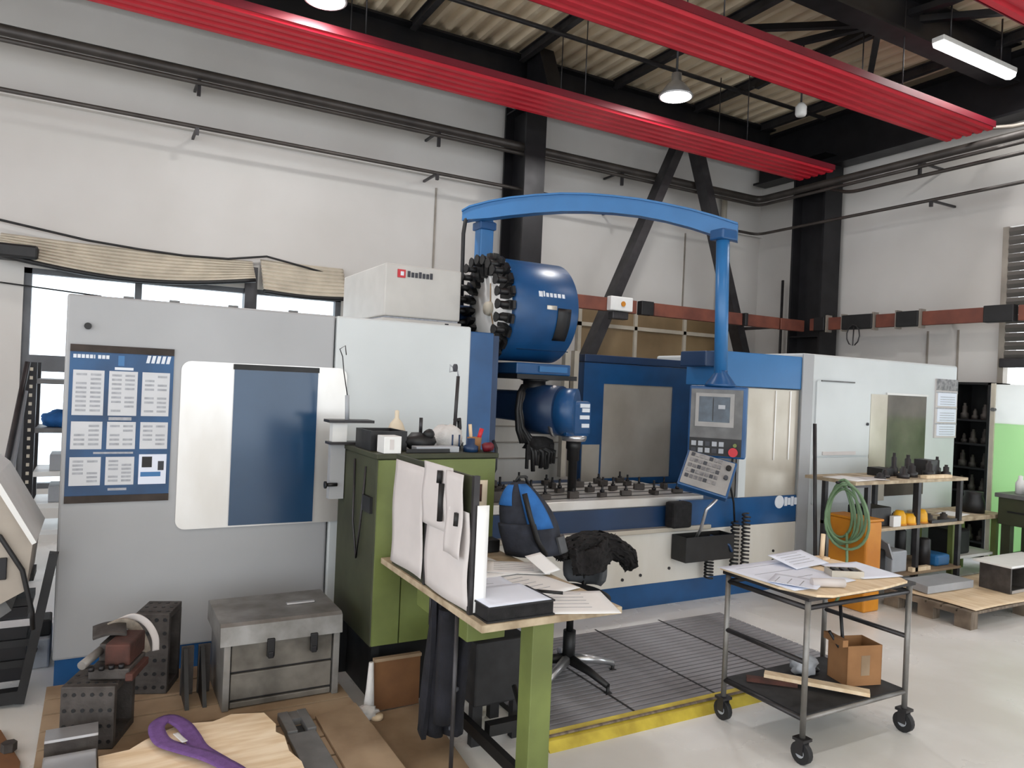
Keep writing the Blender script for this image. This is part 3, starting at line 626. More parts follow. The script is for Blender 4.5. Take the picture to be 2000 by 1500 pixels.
# poster with tables
t = thing('poster', 'blue technical chart poster with nine printed panels on the grey enclosure', 'poster', (.11, YF-.008, .945))
def pz(u, v): return (-.128+.48*u, 1.758-.81*v)
def prect(u0, u1, v0, v1, y0, y1, name, mt, par):
    (x0, z0), (x1, z1) = pz(u0, v0), pz(u1, v1); return box(x0, x1, y0, y1, z1, z0).build(name, mt, par)
prect(0, 1, .03, .97, YF-.006, YF-.001, 'sheet', 'poster_blue', t); prect(0, 1, 0, .045, YF-.012, YF-.001, 'top_strip', 'poster_strip', t); prect(0, 1, .955, 1, YF-.012, YF-.001, 'bottom_strip', 'poster_strip', t)
cols = ((.035, .325), (.37, .645), (.69, .965)); rows = ((.16, .445), (.485, .66), (.71, .89))
for r_, (v0, v1) in enumerate(rows):
    for c_, (u0, u1) in enumerate(cols):
        if r_ == 2 and c_ == 2:
            pp = prect(u0, u1, v0-.015, v1, YF-.008, YF-.006, 'photo', 'paper_blue', t)
            prect(u0+.03, u0+.13, v0, v0+.07, YF-.0088, YF-.008, 'photo_shape', 'black', pp); prect(u0+.19, u0+.25, v0+.03, v0+.09, YF-.0088, YF-.008, 'photo_shape', 'ink', pp); prect(u0+.02, u0+.22, v0+.10, v0+.13, YF-.0088, YF-.008, 'photo_shape', 'blue_light', pp); continue
        bx = prect(u0, u1, v0, v1, YF-.008, YF-.006, 'table_panel', 'print_grey', t)
        h = v1-v0; w_ = u1-u0
        for q in range(2):
            n_ = int(h/.03)
            for l_ in range(n_):
                if random.Random(r_*31+c_*7+q*3+l_).random() < .22: continue
                a = u0+w_*(.10+.46*q); prect(a, a+w_*.34, v0+.02+l_*(h-.03)/n_, v0+.034+l_*(h-.03)/n_, YF-.0086, YF-.008, 'table_line', 'ink_soft', bx)
for k in range(9): prect(.03+.038*k, .03+.038*k+(.03 if k != 5 else .012), .062, .085, YF-.0075, YF-.006, 'heading_letter', 'white_print', t)
prect(.45, .51, .06, .125, YF-.0075, YF-.006, 'heading_block', 'blue_light', t); prect(.42, .60, .135, .152, YF-.0075, YF-.006, 'heading_line', 'white_print', t)
for k in range(5):
    (x0, z0) = pz(.72+.05*k, .10); MB().prism([(x0, z0), (x0+.016, z0), (x0+.024, z0+.04), (x0+.008, z0+.04)], 'y', YF-.0075, YF-.006).build('brand_letter', 'white_print', t)
prect(.38, .60, .455, .475, YF-.0075, YF-.006, 'row_heading', 'ink_soft', t); prect(.25, .63, .678, .69, YF-.0075, YF-.006, 'row_heading', 'ink_soft', t); prect(.40, .58, .91, .925, YF-.0075, YF-.006, 'row_heading', 'ink_soft', t)
# calendar on the right enclosure
t = thing('wall_calendar', 'three-month calendar hanging at the end of the white right enclosure', 'calendar', (7.47, YF-.01, 1.29))
box(7.28, 7.65, YF-.012, YF-.001, 1.295, 1.885).build('backing', 'paper_grey', t); box(7.28, 7.65, YF-.015, YF-.012, 1.77, 1.885).build('header', 'grey_key', t)
for z0, z1 in ((1.615, 1.745), (1.455, 1.585), (1.315, 1.43)):
    q = box(7.31, 7.63, YF-.016, YF-.012, z0, z1).build('month_sheet', 'paper_blue', t)
    for k in range(4): box(7.35, 7.60, YF-.0172, YF-.016, z0+.015+k*.024, z0+.021+k*.024).build('date_row', 'ink_soft', q)
    box(7.28, 7.65, YF-.016, YF-.013, z1, z1+.012).build('binding', 'ink_soft', t)
# clamps and parts on the work table
ORDN = 'first second third fourth fifth sixth seventh eighth ninth tenth eleventh twelfth thirteenth fourteenth fifteenth sixteenth seventeenth eighteenth nineteenth twentieth twenty-first twenty-second twenty-third twenty-fourth twenty-fifth twenty-sixth'.split()
for k in range(26):
    rnd = random.Random(k+50); x = 2.58+.064*k+rnd.random()*.02; y = (4.52, 4.75, 4.98, 5.18)[k % 4]+rnd.random()*.06
    if abs(x-3.27) < .10 and abs(y-4.8) < .10: y = 4.62
    t = thing('table_clamp', 'dark steel clamp lying on the milling table, %s from the left' % (ORDN[k]), 'clamp', (x, y, .824), rnd.random()*.7-.35+(1.57 if k % 5 == 0 else 0), 'clamps on the milling table')
    MB().box(-.045, .045, -.018, .018, .0, .03+.02*rnd.random(), b=.004).build('bar', 'cast_iron', t, local=True)
    MB().cyl((0, 0, .03), (0, 0, .07+.04*rnd.random()), .009, n=8).cyl((0, 0, .035), (0, 0, .052), .018, n=6).build('stud', 'steel_black', t, local=True)
t = tag(box(2.42, 2.52, 4.50, 4.72, .824, .90, b=.006).build('steel_block', 'cast_iron'), 'squat dark steel block on the milling table behind the backpack', 'block')

# ================================================================ DESK CORNER
def mono(name, mb, mt, label, cat, group=None): return tag(mb.build(name, mt), label, cat, group)
def sheet(name, cx, cy, z, w, h, rz, mt, label, cat='paper', group=None, lift=0., curl=0., th=.0015, lines=0):
    M = Matrix.Translation((cx, cy, z)) @ Matrix.Rotation(rz, 4, 'Z')
    t = thing(name, label, cat, (cx, cy, z), rz, group)
    MB().grid(lambda u, v: (w*(u-.5), h*(v-.5), th+lift*v+curl*(2*u-1)**4*.5), 8, 8, th).build('page', mt, t, local=True)
    for k in range(lines):
        v = .85-.75*k/max(1, lines); MB().grid(lambda a, b: (w*(-.36+.62*a), h*(v-.5)+.004*b, th+.0012+lift*v), 2, 1, .0006).build('text_line', 'ink_soft', t, local=True)
    return t
gc = thing('tool_cabinet', 'green steel tool cabinet with a worn dark side behind the paper-covered desk', 'cabinet', (1.53, 3.78, 0))
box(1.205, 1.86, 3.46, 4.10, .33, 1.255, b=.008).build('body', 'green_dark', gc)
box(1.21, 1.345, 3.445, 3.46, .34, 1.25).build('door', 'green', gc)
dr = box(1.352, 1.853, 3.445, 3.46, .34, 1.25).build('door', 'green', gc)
MB().tube([(1.325, 3.44, .95), (1.325, 3.415, .93), (1.325, 3.415, .83), (1.325, 3.44, .81)], .008, 6).build('handle', 'steel_dark', gc)
box(1.195, 1.87, 3.44, 4.11, 1.255, 1.28, b=.004).build('top', 'green_dark', gc)
for x in (1.23, 1.80):
    for y in (3.5, 4.03): box(x, x+.04, y, y+.04, 0, .33).build('leg', 'black', gc)
box(1.27, 1.80, 3.54, 4.03, .0, .31).build('lower_box', 'black', gc)
for p in ([(1.203, 3.62, 1.2), (1.19, 3.64, .9), (1.195, 3.7, .72), (1.19, 3.76, .9), (1.2, 3.8, 1.22)],): MB().tube(p, .006, 6).build('hanging_wire', 'steel_dark', gc)
box(1.19, 1.205, 3.5, 3.62, .98, 1.06).build('side_switch', 'black', gc)
# desk
dk = thing('work_desk', 'green-legged work desk with a chipped pale wooden top', 'desk', (1.54, 2.87, 0))
box(1.23, 1.86, 2.335, 3.42, .752, .78, b=.003).build('top', 'bench_edge', dk)
box(1.468, 1.562, 2.37, 2.464, 0, .752, b=.004).build('leg', 'green', dk); box(1.765, 1.845, 3.32, 3.40, 0, .752).build('leg', 'green', dk)
MB().cyl((1.268, 2.62, 0), (1.268, 2.62, .752), .009, n=8).build('leg', 'steel_dark', dk)
dw = box(1.335, 1.51, 2.66, 3.2, .60, .752, b=.004).build('drawer_box', 'green', dk)
box(1.5, 1.53, 2.46, 3.35, .08, .13).build('foot_rail', 'black', dk); box(1.30, 1.47, 2.40, 2.44, .10, .15).build('foot_rail', 'black', dk); box(1.562, 1.79, 2.85, 2.90, .09, .14).build('foot_rail', 'black', dk)
MB().tube([(1.56, 2.47, .18), (1.60, 2.72, .36)], .012, 6).build('brace', 'black', dk)
# under the desk
mono('storage_box', MB().box(1.52, 1.80, 2.93, 3.24, .19, .48, b=.01).box(1.53, 1.58, 2.96, 3.0, 0, .19).box(1.74, 1.79, 2.96, 3.0, 0, .19).box(1.53, 1.58, 3.18, 3.22, 0, .19).box(1.74, 1.79, 3.18, 3.22, 0, .19), 'rubber', 'dark grey box on short feet under the desk', 'box')
t = thing('work_jacket', 'dark work jacket hanging below the desk edge beside the cabinet', 'jacket', (1.33, 2.9, .1))
def jk(u, v): return (1.25+.17*u+.015*math.sin(9*u+3*v), 2.86-.03*math.sin(6*u+2)+.05*math.sin(12*u)+.05*v, .745-.62*v+.02*math.sin(8*u))
MB().grid(jk, 24, 16, .02).build('cloth', 'cloth_dark', t)
MB().grid(lambda u, v: (1.27+.07*u, 2.80+.02*math.sin(7*u)+.02*v, .70-.48*v), 8, 10, .03).build('sleeve', 'cloth_dark', t)
for k, (x, z) in enumerate(((1.33, .45), (1.36, .36), (1.30, .30), (1.34, .2))): MB().blob((x, 2.785, z), (.012, .008, .012), 1).build('badge', 'ink', t)
MB().cyl((1.285, 2.92, .60), (1.285, 2.92, .752), .008, n=6).build('hook', 'steel_dark', t)
# notice board on the desk edge
nb = thing('notice_board', 'upright board on the desk edge covered with pinned white sheets', 'board', (1.25, 2.9, .78))
box(1.243, 1.258, 2.47, 3.30, .78, 1.295).build('panel', 'green_dark', nb)
for y in (2.895, 2.46): box(1.238, 1.262, y, y+.02, .78, 1.30).build('upright', 'steel_dark', nb)
def vsheet(y0, y1, z0, z1, x, mt, wob, seed, label):
    t = thing('pinned_sheet', label, 'paper', (x, (y0+y1)/2, z0), 0, 'sheets pinned to the board')
    MB().grid(lambda u, v: (x+wob*math.sin(5*u+seed)*(1-v)+.004*math.sin(8*v+seed), y0+(y1-y0)*u, z0+(z1-z0)*v), 10, 10, .0015).build('page', mt, t)
    return t
vsheet(2.92, 3.28, .80, 1.275, 1.233, 'paper_grey', .006, 0, 'tall white sheet on the board nearest the green cabinet')
vsheet(2.475, 2.885, .79, 1.16, 1.232, 'paper_grey', .006, 2, 'tall white sheet low on the front half of the board')
vsheet(2.62, 2.91, 1.05, 1.31, 1.222, 'paper_grey', .004, 1, 'greyish sheet with black pens overlapping the front half of the board')
vsheet(2.50, 2.66, .98, 1.30, 1.215, 'paper_grey', .006, 4, 'narrow sheet at the front end of the board, on top')
for (y, z0, z1, l) in ((2.72, 1.24, 1.29, 'short blue-black pen clipped at the top of the board'), (2.70, 1.09, 1.24, 'long black pen clipped to the board'), (2.545, 1.10, 1.15, 'round black magnet at the front of the board')):
    mono('pen', MB().cyl((1.210, y, z0), (1.212, y, z1), .012, n=8), 'black', l, 'pen')
mono('pinned_sheet', MB().grid(lambda u, v: (1.252+.05*u, 2.452, .79+.40*v), 3, 6, .0015), 'paper', 'white strip of paper on the front end of the board', 'paper')
mono('pinned_sheet', MB().grid(lambda u, v: (1.70+.105*u, 3.437-.006*v*u, .85+.29*v), 4, 6, .0015), 'paper_warm', 'cream sheet pinned on the green cabinet door', 'paper')
mono('pen', MB().cyl((1.765, 3.43, 1.03), (1.765, 3.43, 1.12), .007, n=8), 'rust', 'brown marker hung on the cream sheet', 'pen')
mono('small_case', box(1.66, 1.84, 3.33, 3.42, .781, .845, b=.006), 'black', 'black flat case on the back of the desk', 'case')
# papers and binder
bn = thing('ring_binder', 'thick black binder at the front of the desk under a white sheet', 'binder', (1.41, 2.45, .781))
box(1.255, 1.545, 2.345, 2.56, .781, .787).build('cover', 'black', bn); box(1.26, 1.54, 2.35, 2.555, .787, .833).build('pages', 'black_matt', bn); box(1.255, 1.545, 2.345, 2.56, .833, .839).build('cover', 'black', bn)
sheet('paper_sheet', 1.395, 2.47, .839, .27, .24, .02, 'paper_blue', 'clean white sheet lying on the black binder', group='papers on the desk')
for k, (x, y, w_, h_, rz, mt, ln, l) in enumerate((
        (1.66, 2.47, .40, .30, -.35, 'paper', 5, 'large white sheet hanging over the right edge of the desk'),
        (1.60, 2.74, .42, .36, .2, 'paper', 6, 'white drawing in the middle of the desk'),
        (1.43, 2.80, .33, .34, -.05, 'paper_blue', 4, 'white sheet in the middle of the desk beside the board'),
        (1.50, 3.04, .44, .34, .1, 'paper', 7, 'white drawing towards the back of the desk'),
        (1.74, 2.98, .30, .22, -.5, 'paper', 5, 'slanting white sheet by the backpack'),
        (1.40, 3.20, .22, .26, .05, 'paper', 5, 'white sheet at the back left of the desk'))):
    sheet('paper_sheet', x, y, .7815+.0028*k, w_, h_, rz, mt, l, group='papers on the desk', curl=.004, lines=ln)
sheet('paper_sheet', 1.82, 2.88, .80, .12, .12, .4, 'paper', 'crumpled corner of paper standing up near the chair', lift=.06, group='papers on the desk')
for k, (x, y, rz, l, n_) in enumerate(((1.40, 2.63, 1.3, 'black pen on the sheet behind the binder', .10), (1.62, 2.55, .9, 'small black caliper on the sheet right of the binder', .08), (1.34, 2.98, .6, 'dark clip on the papers beside the board', .05), (1.48, 2.88, -.4, 'dark pencil stub in the middle of the papers', .06))):
    t = thing('pen', l, 'pen', (x, y, .80), rz); MB().cyl((0, -n_, .008), (0, n_*.6, .008), .007, n=8).build('barrel', 'black', t, local=True); MB().cyl((0, n_*.6, .008), (0, n_, .008), .007, .002, n=8).build('tip', 'ink', t, local=True)
# things on top of the cabinet
ZC = 1.281
def item(name, mb, mt, l, cat): return mono(name, mb, mt, l, cat)
bx = thing('black_case', 'open black box on the left end of the cabinet top', 'box', (1.31, 3.72, ZC)); m = MB()
m.box(1.215, 1.41, 3.6, 3.85, ZC, ZC+.01).box(1.215, 1.225, 3.6, 3.85, ZC+.01, ZC+.10).box(1.40, 1.41, 3.6, 3.85, ZC+.01, ZC+.10).box(1.225, 1.40, 3.6, 3.61, ZC+.01, ZC+.10).box(1.225, 1.40, 3.84, 3.85, ZC+.01, ZC+.10); m.build('shell', 'black', bx)
box(1.24, 1.39, 3.63, 3.82, ZC+.01, ZC+.085).build('content', 'black_matt', bx)
cb = thing('white_carton', 'small white carton at the front left of the cabinet top', 'carton', (1.30, 3.5, ZC)); box(1.235, 1.325, 3.455, 3.56, ZC, ZC+.085, b=.003).build('body', 'plastic_white', cb); box(1.265, 1.285, 3.452, 3.455, ZC+.02, ZC+.07).build('print', 'paper_grey', cb)
pl = thing('swing_shelf', 'pale swing-out shelf beside the left of the cabinet', 'shelf', (1.1, 3.9, 1.2))
box(1.09, 1.34, 3.92, 4.04, 1.40, 1.415).build('plate', 'steel_dark', pl); box(1.10, 1.33, 3.93, 4.03, 1.281, 1.295).build('plate', 'steel_dark', pl); box(1.12, 1.20, 3.96, 4.02, 1.295, 1.40).build('post', 'plastic_white', pl); box(1.12, 1.20, 3.98, 4.03, .98, 1.281).build('support', 'enclosure', pl); MB().cyl((1.16, 3.97, 1.06), (1.10, 3.97, 1.06), .01, n=8).cyl((1.10, 3.97, 1.06), (1.09, 3.97, 1.06), .02, n=10).build('clamp_screw', 'black', pl)
sp = MB().lathe([(.0001, 0), (.05, 0), (.055, .03), (.055, .07), (.035, .12), (.012, .15), (.012, .19), (.0001, .195)], (1.48, 3.95, ZC), n=16); item('spray_bottle', sp, 'paper_warm', 'cream rounded bottle behind the black box on the cabinet', 'bottle')
t = thing('wire_whisk', 'thin bent wire standing in the swing shelf left of the cabinet', 'wire', (1.2, 3.97, 1.415)); MB().tube([(1.2, 3.97, 1.415), (1.195, 3.97, 1.55)], .012, 8).build('grip', 'plastic_grey', t); MB().tube([(1.195, 3.97, 1.55), (1.17, 3.97, 1.68), (1.16, 3.97, 1.76), (1.14, 3.96, 1.80), (1.17, 3.96, 1.82), (1.18, 3.97, 1.77)], .003, 5).build('wire', 'steel_dark', t)
cm = thing('camera_pouch', 'black lumpy pouch in the middle of the cabinet top', 'pouch', (1.5, 3.62, ZC)); MB().blob((1.49, 3.62, ZC+.045), (.085, .07, .05), 2, .12, 3, .9).build('body', 'black', cm); MB().blob((1.53, 3.6, ZC+.085), (.03, .03, .03), 2, .1).build('knob', 'black', cm); MB().cyl((1.50, 3.64, ZC+.09), (1.50, 3.64, ZC+.17), .01, n=8).build('stem', 'steel_dark', cm)
t = thing('cleaning_cloth', 'crumpled white cloth on the cabinet top', 'cloth', (1.68, 3.72, ZC)); MB().blob((1.69, 3.72, ZC+.055), (.09, .08, .075), 3, .12, 5, .72).build('cloth', 'cloth_white', t); MB().blob((1.60, 3.74, ZC+.035), (.06, .06, .05), 3, .15, 8, .7).build('fold', 'cloth_white', t)
for k, (x, l) in enumerate(((1.66, 'left'), (1.70, 'right'))): item('drill_bit', MB().cyl((x, 3.58, ZC), (x, 3.58, ZC+.085), .005, n=8), 'blue_deep', 'thin upright drill bit in front of the white cloth, the %s one' % l, 'drill bit')
t = thing('indicator_stand', 'tall thin magnetic indicator stand on the cabinet, in front of the white enclosure', 'stand', (1.74, 3.74, ZC))
box(1.715, 1.775, 3.71, 3.77, ZC, ZC+.05, b=.004).build('magnet_base', 'steel_dark', t); MB().cyl((1.742, 3.74, ZC+.05), (1.757, 3.75, ZC+.40), .010, n=10).build('rod', 'steel_dark', t); MB().cyl((1.74, 3.74, ZC+.05), (1.743, 3.74, ZC+.09), .018, n=10).build('collar', 'black', t)
MB().cyl((1.725, 3.74, ZC+.445), (1.735, 3.73, ZC+.445), .022, n=14).build('dial', 'ink', t); MB().tube([(1.757, 3.75, ZC+.40), (1.75, 3.745, ZC+.43), (1.70, 3.74, ZC+.46), (1.70, 3.74, ZC+.42), (1.73, 3.74, ZC+.43)], .004, 6).build('clamp_arm', 'ink_soft', t)
t = thing('screwdriver_pot', 'wooden pot with a red-handled tool on the right of the cabinet top', 'tool pot', (1.80, 3.6, ZC)); MB().lathe([(.0001, 0), (.035, 0), (.04, .07), (.03, .072), (.0001, .07)], (1.80, 3.6, ZC), n=14).build('pot', 'cardboard', t); MB().cyl((1.815, 3.585, ZC+.05), (1.83, 3.575, ZC+.12), .012, n=8).build('red_handle', 'red_knob', t); MB().cyl((1.785, 3.61, ZC+.05), (1.775, 3.61, ZC+.14), .010, n=8).build('wood_handle', 'wood_pale', t)
item('tool_holder', MB().lathe([(.0001, 0), (.04, 0), (.04, .03), (.022, .04), (.022, .07), (.0001, .072)], (1.74, 3.52, ZC), n=16), 'blue_deep', 'squat dark blue tool holder at the front right of the cabinet top', 'tool holder')
item('measuring_block', box(1.42, 1.66, 3.49, 3.56, ZC, ZC+.03, b=.003), 'plastic_grey', 'pale flat bar along the front of the cabinet top', 'bar')
item('measuring_block', box(1.36, 1.60, 3.475, 3.485, ZC, ZC+.02, b=.002), 'black', 'thin black bar at the very front of the cabinet top', 'bar')
item('rag_ball', MB().blob((1.83, 3.5, ZC+.025), (.035, .03, .028), 2, .2, 4, .9), 'red_dark', 'small reddish rag at the right end of the cabinet top', 'rag')
t = thing('stapler', 'black hook-shaped lever by the blue corner post on the cabinet', 'lever', (1.85, 3.9, ZC)); box(1.80, 1.86, 3.86, 3.95, ZC, ZC+.02).build('foot', 'black', t); MB().tube([(1.83, 3.9, ZC+.02), (1.85, 3.9, ZC+.10), (1.84, 3.89, ZC+.15), (1.81, 3.89, ZC+.14)], .014, 8).build('arm', 'black', t)

# chair, backpack and jacket
CX, CY = 2.33, 3.38
ch = thing('swivel_chair', 'black swivel chair with a chrome ring and five wheels beside the desk', 'chair', (CX, CY, 0), math.radians(38))
MB().lathe([(.0001, 0), (.20, 0), (.22, .02), (.22, .055), (.18, .075), (.0001, .08)], (0, 0, .44), n=28).build('seat', 'black', ch, local=True)
MB().tube([(.225*math.cos(t), .225*math.sin(t), .445) for t in [i*math.pi/16 for i in range(33)]], .008, 6).build('chrome_ring', 'alu', ch, local=True)
MB().cyl((0, 0, .12), (0, 0, .30), .035, n=14).cyl((0, 0, .30), (0, 0, .44), .02, n=12).build('gas_lift', 'black', ch, local=True)
for k in range(5):
    a = 2*math.pi*k/5+.5; c_, s_ = math.cos(a), math.sin(a)
    MB().tube([(.03*c_, .03*s_, .14), (.16*c_, .16*s_, .12), (.29*c_, .29*s_, .085)], .02, 8, [.03, .022, .016]).build('leg', 'black' if k % 2 else 'alu', ch, local=True)
    MB().cyl((.29*c_-.018*s_, .29*s_+.018*c_, .028), (.29*c_+.018*s_, .29*s_-.018*c_, .028), .028, n=12).cyl((.29*c_, .29*s_, .03), (.29*c_, .29*s_, .085), .010, n=8).build('caster', 'black', ch, local=True)
MB().grid(lambda u, v: (.23+.05*math.cos((u-.5)*2.6), .27*(u-.5)*(1-.25*(2*v-1)**4), .50+.20*v), 10, 6, .04).build('backrest', 'chair_grey', ch, local=True)
MB().tube([(.05, 0, .44), (.20, 0, .45), (.255, 0, .52), (.24, 0, .60)], .015, 8).build('back_support', 'black', ch, local=True)
bp = thing('backpack', 'blue and black backpack leaning at the back corner of the desk', 'backpack', (1.93, 3.2, .78))
def pack(u, v, s=1.0, yo=0.):
    a = 2*math.pi*u; h = v; r = (1-.45*max(0, h-.35)**1.6*1.8)*s
    return (2.0-.12*h+.165*r*math.cos(a), 3.24+yo+.10*r*math.sin(a)*(1-.2*h), .785+.37*h)
m = MB(); rings = []
for j in range(13):
    v = j/12; k = math.sqrt(max(0, 1-((v-.0)/1.02)**6)); ring = []
    for i in range(28):
        x, y, z = pack(i/28, v); cx, cy = 2.0-.12*v, 3.24
        w_ = 1+.035*math.sin(5*i/28*6.28+v*7); ring.append(m.bm.verts.new((cx+(x-cx)*k*w_, cy+(y-cy)*k*w_, z)))
    rings.append(ring)
for a, b in zip(rings, rings[1:]):
    for i in range(28):
        f = m.bm.faces.new((a[i], a[(i+1) % 28], b[(i+1) % 28], b[i])); f.smooth = True
m.bm.faces.new(rings[0][::-1]); m.bm.faces.new(rings[-1]); m.build('body', 'bag_dark', bp)
def lobe(u0, u1, v0, v1, off, name, mt):
    def fn(u, v):
        aa = u0+(u1-u0)*u; vv = v0+(v1-v0)*v; x, y, z = pack(aa, vv, 1.0); k = math.sqrt(max(0, 1-(vv/1.02)**6))*(1.0)+off; cx, cy = 2.0-.12*vv, 3.24
        return (cx+(x-cx)*k, cy+(y-cy)*k, z)
    MB().grid(fn, 10, 10, .012).build(name, mt, bp)
lobe(.50, .63, .70, .97, .09, 'blue_panel', 'bag_blue'); lobe(.70, .84, .38, .98, .09, 'blue_panel', 'bag_blue')
lobe(.52, .74, .05, .46, .13, 'front_pocket', 'bag_dark'); lobe(.84, .98, .02, .25, .14, 'side_pocket', 'chair_grey')
MB().tube([(1.86, 3.14, 1.11), (1.885, 3.12, 1.0), (1.93, 3.115, .88), (1.99, 3.125, .80)], .014, 8).build('strap', 'black', bp)
MB().tube([(1.86, 3.24, 1.15), (1.88, 3.24, 1.18), (1.92, 3.24, 1.18), (1.94, 3.24, 1.14)], .008, 8).build('carry_loop', 'black', bp)
t = thing('fleece_jacket', 'black fluffy jacket thrown over the back of the swivel chair', 'jacket', (2.5, 3.45, .6))
m = MB(); pts = [(2.22, 3.36, .735), (2.32, 3.40, .752), (2.44, 3.45, .757), (2.56, 3.47, .752), (2.66, 3.46, .725), (2.745, 3.43, .67), (2.775, 3.41, .60)]
m.tube(pts, .06, 16, [.035, .055, .064, .066, .064, .058, .04])
bmesh.ops.subdivide_edges(m.bm, edges=m.bm.edges[:], cuts=3, use_grid_fill=True)
rn = random.Random(3)
for v in m.bm.verts: v.co += Vector((rn.uniform(-1, 1), rn.uniform(-1, 1), rn.uniform(-1, 1)))*.010
m.build('collar_roll', 'fur', t)
m = MB(); m.grid(lambda u, v: (2.27+.40*u+.01*v, 3.33+.13*u-.03*v+.02*math.sin(9*u), .765-.13*v-.03*math.sin(5*u)), 24, 10, .03)
for v in m.bm.verts: v.co += Vector((rn.uniform(-1, 1), rn.uniform(-1, 1), rn.uniform(-1, 1)))*.008
m.build('front_flap', 'fur', t)

# duckboard platform
pf = thing('floor_platform', 'grey slatted floor platform with a yellow front edge before the machine', 'platform', (2.95, 3.38, 0))
box(1.86, 4.02, 2.86, 3.96, 0, .028).build('base', 'rubber', pf)
s0 = box(1.86, 4.02, 2.87, 2.905, .028, .05, b=.003).build('slat', 'mat_grey', pf)
n = 24
for k in range(1, n): share(s0, 'slat', pf, (0, k*(1.08-.02)/n, 0))
for x in (2.38, 2.92, 3.46): box(x, x+.012, 2.87, 3.95, .050, .052).build('joint', 'rubber', pf)
MB().prism([(2.765, 0), (2.80, .035), (2.865, .052), (2.865, 0)], 'x', 1.83, 3.30).build('yellow_edge', 'yellow', pf)
box(1.85, 3.30, 2.815, 2.828, .044, .052).build('edge_groove', 'wood_grey', pf)

# ================================================================ TROLLEY
tr = thing('tool_trolley', 'steel tube trolley with plywood top, lower tray and four casters', 'trolley', (3.195, 2.46, 0))
X0, X1, Y0, Y1 = 2.82, 3.57, 2.22, 2.70
for x in (X0, X1):
    for y in (Y0, Y1):
        MB().cyl((x, y, .115), (x, y, .745), .0135, n=12).build('leg', 'chest', tr)
        ca = MB().cyl((x-.014, y, .05), (x+.014, y, .05), .05, n=18).build('caster', 'rubber', tr)
        MB().cyl((x-.016, y, .05), (x+.016, y, .05), .022, n=12).build('hub', 'plastic_grey', ca); MB().box(x-.022, x-.017, y-.02, y+.02, .045, .115).box(x+.017, x+.022, y-.02, y+.02, .045, .115).box(x-.03, x+.03, y-.03, y+.03, .105, .118).build('fork', 'steel_dark', ca)
for y in (Y0, Y1): MB().cyl((X0, y, .70), (X1, y, .70), .011, n=10).build('rail', 'steel_dark', tr); MB().cyl((X0, y, .20), (X1, y, .20), .011, n=10).build('rail', 'chest', tr)
for x, z in ((X0, .70), (X1, .70), (X0, .455), (X1, .475), (X0, .20), (X1, .20)): MB().cyl((x, Y0, z), (x, Y1, z), .012, n=10).build('rail', 'steel_dark', tr)
box(X0-.02, X1+.02, Y0-.02, Y1+.02, .735, .75).build('top_tray', 'steel_dark', tr)
MB().prism([(2.80, 2.74), (2.79, 2.36), (2.85, 2.20), (2.92, 2.165), (3.30, 2.17), (3.52, 2.20), (3.58, 2.3), (3.56, 2.74)], 'z', .751, .762).build('plywood_top', 'wood_pale', tr)
box(X0+.005, X1-.005, Y0+.005, Y1-.005, .205, .215).build('lower_tray', 'rubber', tr)
for k, (x, y, w_, h_, rz, lf, cl, l, ln) in enumerate(((3.01, 2.51, .46, .46, .04, 0, .006, 'large white drawing on the left of the trolley', 3), (3.46, 2.42, .26, .30, -.15, 0, .003, 'white sheet at the right corner of the trolley', 0), (3.27, 2.645, .30, .17, .12, .035, .0, 'white clipboard sheet tilted up at the back of the trolley', 5), (2.90, 2.36, .18, .22, .5, 0, .01, 'white sheet curling over the front left of the trolley', 3))):
    sheet('paper_sheet', x, y, .764+.003*k, w_, h_, rz, 'paper_blue', l, group='papers on the trolley', lift=lf, curl=cl, lines=ln)
t = thing('paper_roll', 'grey rolled end of a drawing on the trolley front', 'paper roll', (3.02, 2.27, .764)); MB().cyl((2.94, 2.30, .785), (3.08, 2.23, .785), .02, n=14).build('roll', 'paper_grey', t)
t = thing('parts_tray', 'small grey tray of parts in the middle of the trolley top', 'tray', (3.28, 2.38, .763)); m = MB(); T = Matrix.Translation((3.28, 2.38, .763)) @ Matrix.Rotation(-.5, 4, 'Z')
m.box(-.08, .08, -.045, .045, 0, .006, T=T).box(-.08, .08, -.045, -.039, .006, .035, T=T).box(-.08, .08, .039, .045, .006, .035, T=T).box(-.08, -.074, -.04, .04, .006, .035, T=T).box(.074, .08, -.04, .04, .006, .035, T=T); m.build('tray', 'stainless_dull', t)
for k in range(3): MB().box(-.06+.045*k, -.03+.045*k, -.03, .03, .006, .038, T=T, b=.004).build('part', 'steel_dark', t)
t = thing('wooden_stick', 'pale wooden stick standing in a foot at the back of the trolley', 'stick', (3.50, 2.68, .763)); box(3.47, 3.53, 2.65, 2.71, .763, .775).build('foot', 'wood_pale', t); MB().cyl((3.50, 2.68, .775), (3.505, 2.68, .90), .012, n=10).build('rod', 'wood_pale', t)
